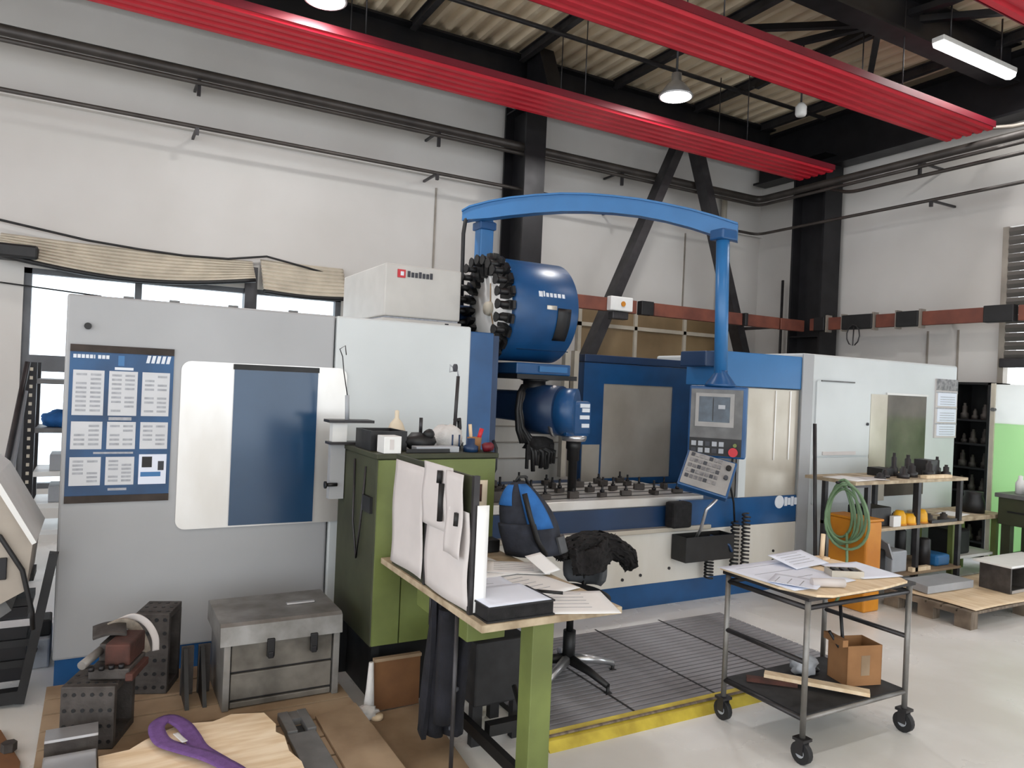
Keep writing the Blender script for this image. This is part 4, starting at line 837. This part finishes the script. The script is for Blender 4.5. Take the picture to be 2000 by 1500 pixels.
# lower tray goods
t = thing('cardboard_box', 'open cardboard box on the lower tray of the trolley', 'box', (3.40, 2.40, .216)); T = Matrix.Translation((3.42, 2.40, .216)) @ Matrix.Rotation(-.28, 4, 'Z')
a_, b_, h_ = .10, .075, .20
MB().box(-a_, a_, -b_, b_, 0, .004, T=T).box(-a_, a_, -b_, -b_+.004, .004, h_, T=T).box(-a_, a_, b_-.004, b_, .004, h_, T=T).box(-a_, -a_+.004, -b_, b_, .004, h_, T=T).box(a_-.004, a_, -b_, b_, .004, h_, T=T).build('carton', 'cardboard', t)
MB().box(-a_-.03, -a_, -b_, b_, h_-.004, h_+.03, T=T).build('flap', 'cardboard', t); MB().box(-.02, .03, -b_-.001, -b_, .05, .15, T=T).build('tape', 'wood_worn', t)
mono('steel_rod', MB().cyl((3.38, 2.42, .23), (3.345, 2.44, .60), .009, n=8), 'steel_black', 'long black rod leaning up out of the cardboard box', 'rod')
mono('steel_rod', MB().cyl((3.44, 2.40, .23), (3.27, 2.44, .47), .008, n=8), 'steel_black', 'short black rod leaning left out of the cardboard box', 'rod')
mono('wood_strip', MB().box(-.24, .24, -.03, .03, 0, .018, T=Matrix.Translation((3.13, 2.40, .235)) @ Matrix.Rotation(-.92, 4, 'Z')), 'wood_pale', 'pale wooden strip across the lower tray of the trolley', 'wood strip')
mono('wood_block', MB().box(-.05, .05, -.015, .015, 0, .019, T=Matrix.Translation((3.08, 2.50, .216)) @ Matrix.Rotation(.5, 4, 'Z')), 'wood_pale', 'short wooden block under the pale strip on the lower tray', 'wood block')
mono('wood_strip', MB().box(-.12, .12, -.02, .02, 0, .02, T=Matrix.Translation((2.98, 2.54, .216)) @ Matrix.Rotation(-.75, 4, 'Z')), 'rust', 'dark brown strip on the left of the lower tray', 'wood strip')
t = thing('plastic_bag', 'crumpled clear plastic bag of parts beside the cardboard box', 'bag', (3.26, 2.56, .216)); MB().blob((3.25, 2.57, .255), (.075, .06, .055), 3, .18, 9, .7).build('bag', 'plastic_grey', t); MB().blob((3.30, 2.55, .235), (.03, .03, .018), 2, .2, 2).build('part', 'black', t)

# ================================================================ LEFT FOREGROUND
def pallet(x0, x1, y0, y1, h, label, mt='wood_grey', nb=6):
    t = thing('wooden_pallet', label, 'pallet', ((x0+x1)/2, (y0+y1)/2, 0))
    w_ = (y1-y0)/nb
    for k in range(nb): box(x0, x1, y0+w_*k+.008, y0+w_*(k+1)-.008, h-.02, h).build('deck_board', mt, t)
    for x in (x0, (x0+x1)/2-.045, x1-.09):
        box(x, x+.09, y0+.01, y1-.01, h-.04, h-.02).build('stringer', mt, t)
        for y in (y0+.01, (y0+y1)/2-.06, y1-.13): box(x, x+.09, y, y+.12, 0, h-.04).build('block', mt, t)
    return t
pallet(-.16, 1.12, 2.62, 4.16, .10, 'worn wooden pallet under the steel chest and black blocks', 'wood_worn', 9)
cs = thing('steel_chest', 'grey steel drawer chest with two latches on the pallet', 'chest', (.81, 3.75, .101))
box(.56, 1.065, 3.57, 3.95, .101, .425).build('body', 'steel_dark', cs)
for x in (.545, 1.05): box(x, x+.03, 3.535, 3.94, .101, .42, b=.003).build('side_post', 'chest', cs)
for z0, z1 in ((.105, .133), (.143, .262), (.272, .398)): box(.58, 1.045, 3.548, 3.57, z0, z1, b=.004).build('drawer_front', 'chest_front', cs)
lid = MB().prism([(3.515, .405), (3.525, .49), (3.545, .502), (3.945, .502), (3.96, .49), (3.96, .405)], 'x', .525, 1.085).build('lid', 'chest', cs)
box(.86, 1.0, 3.72, 3.745, .502, .512, b=.004).build('lid_handle', 'alu', lid)
for x in (.73, .93): la = box(x, x+.035, 3.505, 3.525, .335, .42, b=.004).build('latch', 'black', cs); box(x+.005, x+.03, 3.50, 3.51, .33, .36, b=.004).build('latch_hook', 'steel_black', la)
def angle_block(loc, rz, w_, d_, h_, rows, cols, label):
    t = thing('angle_block', label, 'iron block', loc, rz, 'perforated iron blocks')
    m = MB(); m.box(0, w_, 0, .03, 0, h_, b=.004).box(0, w_, .03, d_, h_-.03, h_, b=.003).box(0, w_, d_-.03, d_, 0, h_-.03).box(0, .03, .03, d_-.03, 0, h_-.03).box(.03, w_, .03, d_-.03, 0, .03); m.build('casting', 'cast_iron', t, local=True)
    for i in range(cols):
        for j in range(rows): MB().cyl((w_*(i+.5)/cols, -.002, h_*(j+.5)/rows), (w_*(i+.5)/cols, .004, h_*(j+.5)/rows), w_/cols*.24, n=10).build('hole', 'black', t, local=True)
    for i in range(cols):
        for j in range(3): MB().cyl((w_*(i+.5)/cols, d_*(j+.5)/3, h_), (w_*(i+.5)/cols, d_*(j+.5)/3, h_+.002), w_/cols*.22, n=10).build('hole', 'black', t, local=True)
    return t
angle_block((-.085, 3.44, .101), -.36, .205, .24, .255, 4, 6, 'black perforated iron block at the front left of the pallet')
angle_block((.195, 3.90, .101), -.36, .155, .20, .385, 6, 4, 'taller black perforated iron block behind, against the grey enclosure')
DR = Matrix.Translation((.02, 3.44, .36)) @ Matrix.Rotation(-.36, 4, 'Z')
vs = thing('machine_vise', 'rusty machine vise lying across the black iron blocks', 'vise', (.10, 3.60, .358))
MB(DR).box(-.02, .14, .02, .22, 0, .045, b=.006).build('base', 'cast_iron', vs); MB(DR).box(.03, .13, .05, .24, .045, .135, b=.008).build('jaw_block', 'rust', vs); MB(DR).box(-.01, .03, .10, .24, .045, .12, b=.006).build('fixed_jaw', 'cast_iron', vs)
MB(DR).cyl((-.03, -.02, .075), (.0, .14, .095), .018, n=12).build('screw', 'chest', vs); MB(DR).box(.13, .16, .0, .20, .0, .03, b=.004).build('side_rail', 'rust', vs)
for k in range(4): MB(DR).cyl((.0+.035*k, .0+.01*k, .045), (.0+.035*k, .0+.01*k, .062), .012, n=8).build('bolt', 'steel_black', vs)
def ribbon(name, pts, w_, th, mt, parent=None, up=(0, 0, 1)):
    m = MB(); P_ = [Vector(p) for p in pts]; Q = []
    for i in range(len(P_)-1):
        for k in range(6):
            p0, p1, p2, p3 = P_[max(i-1, 0)], P_[i], P_[i+1], P_[min(i+2, len(P_)-1)]; t = k/6
            Q.append(.5*((2*p1)+(p2-p0)*t+(2*p0-5*p1+4*p2-p3)*t*t+(3*p1-p0-3*p2+p3)*t**3))
    Q.append(P_[-1]); n = len(Q)-1
    def fn(u, v):
        i = min(n, int(round(u*n))); d = (Q[min(i+1, n)]-Q[max(i-1, 0)]).normalized(); s_ = d.cross(Vector(up)).normalized(); return Q[i]+s_*w_*(v-.5)
    m.grid(fn, n, 4, th); return m.build(name, mt, parent)
st = thing('lifting_strap', 'grey lifting strap with pale edges draped over the rear iron block', 'strap', (.2, 3.72, .4))
ribbon('band', [(.08, 3.66, .505), (.13, 3.68, .515), (.18, 3.69, .49), (.215, 3.69, .43), (.235, 3.69, .365)], .045, .005, 'strap', st, (-.3, 1, .3)); ribbon('band', [(.12, 3.70, .515), (.18, 3.72, .525), (.235, 3.72, .49), (.27, 3.70, .43), (.275, 3.69, .37)], .03, .005, 'paper_grey', st, (-.3, 1, .3))
mono('rubber_sheet', MB().grid(lambda u, v: (.02+.13*u, 3.56+.13*v, .500+.014*math.sin(3*u)+.012*v), 8, 5, .01), 'cast_iron', 'dark folded cloth on the rusty vise', 'cloth')
for k, (x, l) in enumerate(((.40, 'left'), (.475, 'right'))):
    t = thing('angle_bracket', 'dark triangular steel bracket beside the chest, the %s one' % l, 'bracket', (x, 3.72, .101)); m = MB(); m.prism([(3.62, .101), (3.80, .101), (3.80, .33), (3.77, .33)], 'x', x, x+.018); m.build('web', 'black', t); box(x-.005, x+.05, 3.80, 3.82, .101, .33).build('plate', 'cast_iron', t)
t = thing('steel_bar', 'dark steel bar with a brighter top in front of the perforated block', 'steel bar', (-.04, 3.29, .101)); box(-.125, .052, 3.24, 3.34, .101, .225).build('bar', 'cast_iron', t); box(-.125, .052, 3.24, 3.34, .225, .235).build('top_face', 'alu', t)  # dark bar with a thin brighter layer on top
mono('steel_bar', box(-.125, .048, 2.84, 3.20, .101, .195, b=.004), 'alu', 'broad bright steel bar at the bottom left of the picture', 'steel bar')
mono('plywood_sheet', MB().prism([(.06, 2.66), (.055, 3.20), (.16, 3.21), (.22, 3.27), (.36, 3.36), (.48, 3.33), (.56, 3.37), (.69, 3.33), (.715, 3.20), (.70, 3.13), (.725, 3.08), (.715, 2.95), (.74, 2.85), (.73, 2.66)], 'z', .101, .160), 'wood', 'thick pale plywood sheet with a broken edge on the pallet', 'plywood')
sl = thing('lifting_sling', 'purple lifting sling looped on the plywood sheet', 'sling', (.38, 3.1, .161))
ribbon('band', [(.56, 2.72, .168), (.47, 2.93, .168), (.405, 3.08, .168), (.385, 3.2, .17), (.36, 3.30, .178), (.31, 3.36, .19), (.262, 3.31, .185), (.275, 3.19, .176), (.335, 3.09, .180), (.42, 2.98, .182), (.50, 2.84, .178), (.53, 2.72, .176)], .062, .006, 'purple', sl)
ribbon('stitched_tag', [(.35, 3.12, .192), (.325, 3.22, .186)], .02, .003, 'cloth_white', sl)
t = thing('steel_bracket', 'grey slotted steel fork piece between the plywood and the brown board', 'steel part', (.82, 3.1, 0)); m = MB(); m.box(.755, .875, 2.66, 3.16, .101, .125, b=.003).box(.755, .80, 3.16, 3.36, .101, .135, b=.003).box(.84, .88, 3.16, 3.36, .101, .135, b=.003).box(.80, .84, 3.28, 3.36, .101, .13); m.build('plate', 'grey_panel', t); box(.80, .84, 3.16, 3.26, .101, .107).build('slot', 'black', t)
mono('floor_board', MB().prism([(1.13, 2.45), (1.13, 3.40), (1.475, 3.415), (1.455, 3.1), (1.42, 2.75), (1.36, 2.45)], 'z', 0, .03), 'wood_worn', 'brown worn board lying on the floor beside the desk', 'board')
mono('floor_board', MB().prism([(.90, 2.55), (.91, 3.30), (1.115, 3.36), (1.115, 2.55)], 'z', .101, .118), 'wood_worn', 'brown worn panel on the pallet beside the grey steel fork', 'board')
t = thing('cardboard_carton', 'brown cardboard box with a pale top edge standing under the green cabinet', 'box', (1.34, 3.43, 0)); box(1.225, 1.46, 3.418, 3.444, .031, .27).build('front', 'cardboard_dark', t); box(1.22, 1.465, 3.415, 3.444, .27, .285).build('top_edge', 'wood_worn', t)
t = thing('cleaning_rag', 'white rag on the floor beside the steel chest', 'rag', (1.17, 3.38, .031)); MB().blob((1.165, 3.36, .06), (.06, .04, .035), 3, .2, 6, .8).build('rag', 'cloth_white', t); MB().tube([(1.185, 3.375, .07), (1.195, 3.395, .16), (1.20, 3.405, .28)], .016, 8, [.028, .02, .012]).build('tail', 'cloth_white', t); MB().lathe([(.0001, 0), (.03, 0), (.03, .018), (.0001, .018)], (1.215, 3.34, .032), n=14).build('lid', 'wood_pale', t)
mono('floor_sheet', MB().prism([(-.75, 2.6), (-.75, 4.0), (-.32, 3.95), (-.22, 3.6), (-.20, 2.6)], 'z', 0, .012), 'cardboard_dark', 'brown oily cardboard sheet on the floor at the far left', 'cardboard')
mono('wood_block', box(-.33, -.19, 3.02, 3.2, .012, .10, b=.004), 'wood_pale', 'pale wooden block in the bottom left corner', 'wood block')
for k, (x, y) in enumerate(((-.25, 3.35), (-.27, 3.72))): mono('steel_nut', MB().lathe([(.0001, 0), (.03, 0), (.03, .035), (.0001, .035)], (x, y, .013), n=6, smooth=False), 'cast_iron', 'dark steel nut on the brown sheet, the %s one' % ('nearer' if k == 0 else 'farther'), 'nut')
# chip conveyor at the left edge
cv = thing('chip_conveyor', 'grey sloping chip conveyor at the left edge of the picture', 'conveyor', (-.6, 4.3, 0))
MB().prism([(-1.4, 2.0), (-.395, 1.11), (-.235, .82), (-.255, .60), (-.40, .52), (-1.4, .9)], 'y', 4.05, 4.6).build('housing', 'machine_grey', cv)
MB().prism([(-1.4, 2.04), (-.38, 1.135), (-.218, .83), (-.235, .82), (-.395, 1.11), (-1.4, 2.0)], 'y', 4.0, 4.62).build('rim', 'plastic_white', cv)
MB().tube([(-.55, 4.04, .98), (-.36, 4.03, .86), (-.27, 4.03, .70), (-.225, 4.03, .50), (-.22, 4.04, .42)], .011, 8).build('cable', 'black', cv)
box(-.36, -.33, 4.035, 4.05, .66, .76, b=.004).build('hinge', 'steel_black', cv); MB().prism([(-.6, .62), (-.38, .62), (-.31, .50), (-.42, .42), (-.6, .42)], 'y', 4.1, 4.5).build('outlet', 'grey_panel', cv)
m = MB(); T = Matrix.Translation((-.27, 4.22, .02)) @ Matrix.Rotation(.16, 4, 'Y'); m.box(-.02, .02, -.03, .03, .0, .72, T=T).box(-.75, -.28, 4.2, 4.26, .02, .08).box(-.75, -.69, 4.2, 4.26, .08, .95); m.build('stand', 'black', cv)
for z in (.16, .26, .36, .46, .58): box(-.42, -.24, 4.3, 4.5, z, z+.035).build('tray_edge', 'black' if z != .36 else 'alu', cv)
box(-.5, -.26, 4.32, 4.55, .09, .45).build('tank', 'steel_black', cv)
t = thing('pump_unit', 'pale pump housing with a dark motor beside the blue plinth', 'pump', (-.2, 4.75, 0)); box(-.34, -.175, 4.7, 5.0, 0, .16, b=.01).build('housing', 'plastic_grey', t); MB().cyl((-.26, 4.7, .11), (-.26, 4.69, .11), .03, n=14).build('inlet', 'black', t); box(-.27, -.175, 4.74, 4.9, .16, .25, b=.01).build('motor', 'black', t)
# rack by the window
rk = thing('parts_rack', 'tall rack with a black perforated post and shelves before the window', 'rack', (.2, 6.7, 0))
for x in (-.47, .9):
    for y in (6.56, 7.0):
        po = box(x, x+.07, y, y+.05, 0, 1.66).build('post', 'steel_black', rk)
        if x < 0 and y < 6.6:
            for k in range(24): box(x+.025, x+.045, y-.003, y+.001, .10+.065*k, .125+.065*k).build('slot', 'frame_pale', po)
for z in (1.50, 1.13, .80, .56, .36): box(-.40, .9, 6.56, 7.05, z, z+.035).build('shelf', 'grey_panel' if z > 1 else 'plastic_white', rk)
mono('blue_bag', MB().blob((-.24, 6.72, 1.225), (.13, .10, .075), 3, .12, 4, .8), 'bag_blue', 'blue cloth bundle on the rack by the window', 'bundle')
for z, l in ((.84, 'upper'), (.60, 'lower')): mono('carton', box(-.30, -.05, 6.62, 6.9, z-.004, z+.12, b=.004), 'plastic_grey', 'pale carton on the %s shelf of the rack by the window' % l, 'carton')
mono('leaning_bar', MB().cyl((-.45, 6.40, 1.66), (-.66, 6.15, 0), .02, n=8), 'steel_dark', 'dark bar leaning beside the rack at the window', 'bar')
mono('leaning_bar', MB().cyl((-.46, 6.4, 1.45), (-.60, 6.2, 0), .02, n=8), 'plastic_grey', 'pale bar leaning beside the rack at the window', 'bar')

# ================================================================ RIGHT SIDE
sh = thing('parts_shelf', 'steel shelf of tooling in front of the white enclosure', 'shelf', (6.1, 3.97, 0))
for x in (5.44, 6.12, 6.74):
    for y in (3.76, 4.16): box(x, x+.04, y, y+.035, 0, .965).build('post', 'steel_dark', sh)
box(5.24, 6.80, 3.73, 4.21, .965, .99).build('top_shelf', 'bench_edge', sh); box(5.44, 6.80, 3.75, 4.20, .575, .60).build('middle_shelf', 'bench_edge', sh); box(5.46, 6.78, 3.75, 4.20, .18, .20).build('lower_shelf', 'wood_worn', sh)
box(5.24, 5.44, 3.76, 3.80, .94, .965).build('cantilever', 'steel_dark', sh)
mono('orange_bin', MB().box(5.20, 5.39, 3.59, 3.93, 0, .70, b=.015).box(5.19, 5.40, 3.58, 3.94, .70, .72, b=.008), 'orange', 'tall orange waste bin beside the shelf', 'bin')
t = thing('green_hose', 'pale green hose coiled over the end of the shelf', 'hose', (5.2, 3.8, .4))
for k in range(6):
    r1, r2 = .10+.018*k, .21+.02*(k % 3)
    MB().tube([(5.165-.012*k+.02*math.sin(a*2), 3.80-.02*k+r1*math.sin(a), .76-.03*(k % 2)+r2*math.cos(a)) for a in [i*2*math.pi/24 for i in range(25)]], .011, 6).build('loop', 'green_hose', t)
MB().tube([(5.14, 3.72, .6), (5.13, 3.70, .4), (5.12, 3.72, .15), (5.10, 3.78, .02)], .011, 6).build('tail', 'green_hose', t)
MB().cyl((5.24, 3.8, .975), (5.10, 3.8, .985), .010, n=8).build('hook', 'steel_dark', t)
mono('leaning_bar', MB().cyl((5.17, 4.08, 1.43), (5.14, 3.98, 0), .015, n=10), 'steel_dark', 'dark bar leaning on the white enclosure left of the shelf', 'bar')
# things on the shelf
def chuck(x, y, z, r, h, l, mt='steel_dark', cat='tool holder'): return mono('tool_holder', MB().lathe([(.0001, 0), (r, 0), (r, h*.35), (r*.6, h*.42), (r*.6, h*.8), (r*.35, h*.84), (r*.35, h), (.0001, h)], (x, y, z), n=16), mt, l, cat, 'tooling on the shelf')
ORD = 'first second third fourth fifth sixth seventh eighth ninth tenth'.split()
for k, (x, y, r, h) in enumerate(((5.72, 3.85, .045, .05), (5.86, 3.9, .04, .07), (6.02, 3.84, .05, .10), (6.10, 3.98, .035, .20), (6.20, 3.88, .05, .12), (6.30, 3.98, .045, .18), (6.42, 3.86, .05, .14), (6.68, 3.86, .04, .10), (6.74, 3.98, .035, .16))): chuck(x, y, .991, r, h, 'dark steel tool holder on the top shelf, %s from the left' % ORD[k])
mono('tool_block', box(6.48, 6.62, 3.90, 4.04, .991, 1.13, b=.006), 'steel_dark', 'dark cube-shaped block at the right of the top shelf', 'block')
mono('tool_block', box(5.90, 6.06, 3.95, 4.1, .991, 1.06, b=.006), 'black', 'black rectangular block in the middle of the top shelf', 'block')
mono('wood_strip', box(6.20, 6.58, 3.745, 3.80, .991, 1.018), 'wood_pale', 'pale wooden strip along the front of the top shelf', 'wood strip')
sheet('paper_sheet', 5.42, 3.92, .992, .28, .30, .1, 'paper', 'white sheet on the left end of the top shelf', group='papers on the shelf'); sheet('paper_sheet', 5.62, 3.86, .995, .2, .2, -.4, 'paper_grey', 'greyish sheet beside the tools on the top shelf', group='papers on the shelf')
for k, (x, y, h) in enumerate(((5.96, 3.82, .12), (6.08, 3.81, .09), (6.28, 3.83, .115))):
    t = thing('yellow_cap', 'yellow-orange protective cap on the middle shelf, %s from the left' % ORD[k], 'cap', (x, y, .601), 0, 'yellow caps'); MB().lathe([(.05, 0), (.055, .01), (.05, h*.7), (.03, h), (.0001, h)], (x, y, .601), n=18).build('cap', 'yellow_cap', t); MB().lathe([(.058, 0), (.058, .015), (.0001, .015)], (x, y, .60), n=18).build('rim', 'orange', t)
mono('black_case', box(5.55, 5.82, 3.80, 4.02, .601, .76, b=.01), 'black', 'black case on the left of the middle shelf', 'case')
mono('white_carton', box(5.78, 5.88, 3.752, 3.79, .601, .69, b=.003), 'plastic_white', 'small white carton at the front of the middle shelf', 'carton')
for k, (x, y, w_) in enumerate(((5.97, 4.0, .05), (6.40, 3.84, .09), (6.50, 3.95, .08), (6.62, 3.83, .07), (6.16, 3.99, .06))): chuck(x, y, .601, w_*.7, .07, 'dark turned part on the middle shelf, %s from the left' % ORD[k], 'cast_iron', 'part')
mono('steel_bar', box(6.32, 6.7, 3.755, 3.775, .601, .625), 'steel_dark', 'thin dark bar along the front of the middle shelf', 'bar')
t = thing('grey_bin', 'pale grey plastic bin with a lifted lid on the lower shelf', 'bin', (5.95, 3.9, .201)); box(5.86, 6.06, 3.80, 4.02, .201, .38, b=.01).build('body', 'plastic_grey', t); MB().box(-.10, .10, 0, .012, 0, .16, T=Matrix.Translation((5.83, 3.84, .35)) @ Matrix.Rotation(-.5, 4, 'Y') @ Matrix.Rotation(1.2, 4, 'Z')).build('lid', 'plastic_grey', t)
mono('dark_bin', box(5.52, 5.80, 3.82, 4.05, .201, .40, b=.01), 'rubber', 'dark bin on the left of the lower shelf', 'bin')
mono('cylinder_part', MB().lathe([(.0001, 0), (.05, 0), (.05, .24), (.035, .25), (.0001, .25)], (6.40, 3.86, .201), n=16), 'steel_dark', 'upright dark cylinder on the lower shelf', 'cylinder')
mono('cylinder_part', MB().lathe([(.0001, 0), (.045, 0), (.045, .30), (.03, .32), (.0001, .32)], (6.24, 3.98, .201), n=16), 'black', 'black upright cylinder behind the grey bin on the lower shelf', 'cylinder')
mono('blue_tray', box(6.50, 6.70, 3.80, 4.0, .201, .30, b=.02), 'blue_light', 'small blue tray on the right of the lower shelf', 'tray')
mono('wood_block', box(6.08, 6.34, 3.76, 3.80, .201, .235), 'wood_pale', 'flat wooden piece at the front of the lower shelf', 'wood block')
# pallet with steel
pallet(5.60, 7.3, 3.0, 3.70, .13, 'wooden pallet with brown paper on the open floor at the right', 'wood_grey', 6)
mono('brown_paper', MB().grid(lambda u, v: (5.66+1.62*u, 3.01+.66*v, .138+.004*math.sin(9*u+5*v)), 16, 16, .002), 'wood_pale', 'sheet of brown paper covering the pallet deck', 'paper')
mono('steel_plate', MB().prism([(5.74, 3.42), (6.34, 3.40), (6.36, 3.64), (5.80, 3.66)], 'z', .141, .20), 'plastic_grey', 'long pale steel plate at the back of the pallet', 'steel plate')
for k, x in enumerate((6.42, 6.72)):
    t = thing('square_tube', 'dark square steel frame on the pallet, the %s one' % ('left' if k == 0 else 'right'), 'steel frame', (x+.13, 3.27, .141)); m = MB(); m.box(x, x+.27, 3.16, 3.40, .141, .16).box(x, x+.27, 3.16, 3.40, .335, .355).box(x, x+.02, 3.16, 3.40, .16, .335).box(x+.25, x+.27, 3.16, 3.40, .16, .335); m.build('frame', 'cast_iron', t); box(x+.02, x+.25, 3.36, 3.38, .16, .335).build('back', 'black', t); box(x+.02, x+.25, 3.155, 3.17, .141, .165).build('front_edge', 'alu', t)
mono('steel_plate', box(6.35, 7.1, 3.12, 3.42, .357, .375, b=.003), 'plastic_white', 'bright steel plate laid across the dark frames', 'steel plate')
# green-legged bench
gb = thing('green_bench', 'low bench with pale green legs right of the shelf', 'bench', (7.2, 4.0, 0))
for x in (6.90, 7.62):
    for y in (3.90, 4.22): box(x, x+.05, y, y+.05, 0, .56, b=.003).build('leg', 'green', gb)
box(6.84, 7.72, 3.87, 4.31, .56, .60, b=.004).build('top', 'bench_edge', gb); box(6.90, 7.67, 3.92, 4.28, .20, .225).build('lower_board', 'plastic_white', gb)
mono('tool_holder', MB().lathe([(.0001, 0), (.10, 0), (.10, .10), (.08, .16), (.085, .20), (.0001, .20)], (7.45, 4.03, .601), n=20), 'black', 'large black chuck body on the green-legged bench', 'chuck')
sheet('paper_sheet', 7.1, 4.02, .601, .3, .2, .2, 'paper', 'white sheet on the green-legged bench', group='papers on the shelf')
mono('dark_bin', box(7.0, 7.3, 3.96, 4.2, .226, .46, b=.02), 'black', 'black crate under the green-legged bench', 'crate')
# dark rack, green panel and green cabinet by the side wall
dr_ = thing('dark_rack', 'tall dark open rack crowded with parts against the side wall', 'rack', (8.48, 4.6, 0))
m = MB(); m.box(8.30, 8.68, 4.36, 4.39, 0, 1.885).box(8.30, 8.68, 4.74, 4.77, 0, 1.885).box(8.30, 8.68, 4.36, 4.77, 1.86, 1.885).box(8.64, 8.68, 4.39, 4.74, 0, 1.86); m.build('carcass', 'black', dr_)
for k, z in enumerate((.15, .42, .68, .94, 1.20, 1.46)): box(8.31, 8.64, 4.39, 4.74, z, z+.02).build('shelf', 'steel_black', dr_)
for k, z in enumerate((.17, .44, .70, .96, 1.22, 1.48)):
    for j in range(3):
        rn = random.Random(k*5+j); chuck(8.37+.03*rn.random(), 4.45+.11*j, z, .03+.015*rn.random(), .10+.08*rn.random(), 'dark tool part on the tall dark rack, shelf %s from below, %s from the right' % (ORD[k], ORD[j]), 'cast_iron', 'part')
gp = thing('partition_panel', 'pale green partition with a white upper field beside the dark rack', 'partition', (8.1, 4.05, 0))
box(8.06, 8.075, 3.2, 4.20, 0, 1.46).build('panel', 'curtain_green', gp); box(8.06, 8.075, 3.2, 4.20, 1.46, 1.86).build('white_field', 'curtain_white', gp); box(8.04, 8.06, 4.18, 4.22, 0, 1.87).build('edge_post', 'frame_pale', gp)
MB().cyl((8.06, 4.19, 1.6), (8.02, 4.19, 1.6), .02, n=10).build('latch', 'grey_panel', gp)
gk = thing('green_workbench', 'dark green workbench cabinet with a grey top at the right edge', 'workbench', (7.75, 3.45, 0))
box(7.52, 8.02, 2.9, 3.84, .52, .775, b=.006).build('drawer_body', 'green_dark', gk); box(7.49, 8.04, 2.87, 3.86, .775, .815, b=.004).build('top', 'grey_panel', gk)
for y in (2.92, 3.74): box(7.55, 7.62, y, y+.08, 0, .52).build('leg', 'green_dark', gk); box(7.92, 7.99, y, y+.08, 0, .52).build('leg', 'green_dark', gk)
box(7.56, 8.0, 2.95, 3.8, .22, .24).build('lower_shelf', 'steel_dark', gk); box(7.51, 7.52, 3.0, 3.75, .64, .655).build('drawer_gap', 'black', gk)
mono('spray_bottle', MB().lathe([(.0001, 0), (.04, 0), (.042, .10), (.02, .14), (.02, .17), (.0001, .175)], (7.66, 3.72, .816), n=16), 'plastic_white', 'white bottle on the green workbench at the right edge', 'bottle')
mono('grinding_block', box(7.6, 7.74, 3.48, 3.6, .816, .88, b=.008), 'plastic_grey', 'grey block on the green workbench at the right edge', 'block')
mono('steel_rod', MB().cyl((7.60, 3.64, .816), (7.60, 3.64, .93), .012, n=8), 'steel_black', 'short dark upright rod on the green workbench', 'rod')
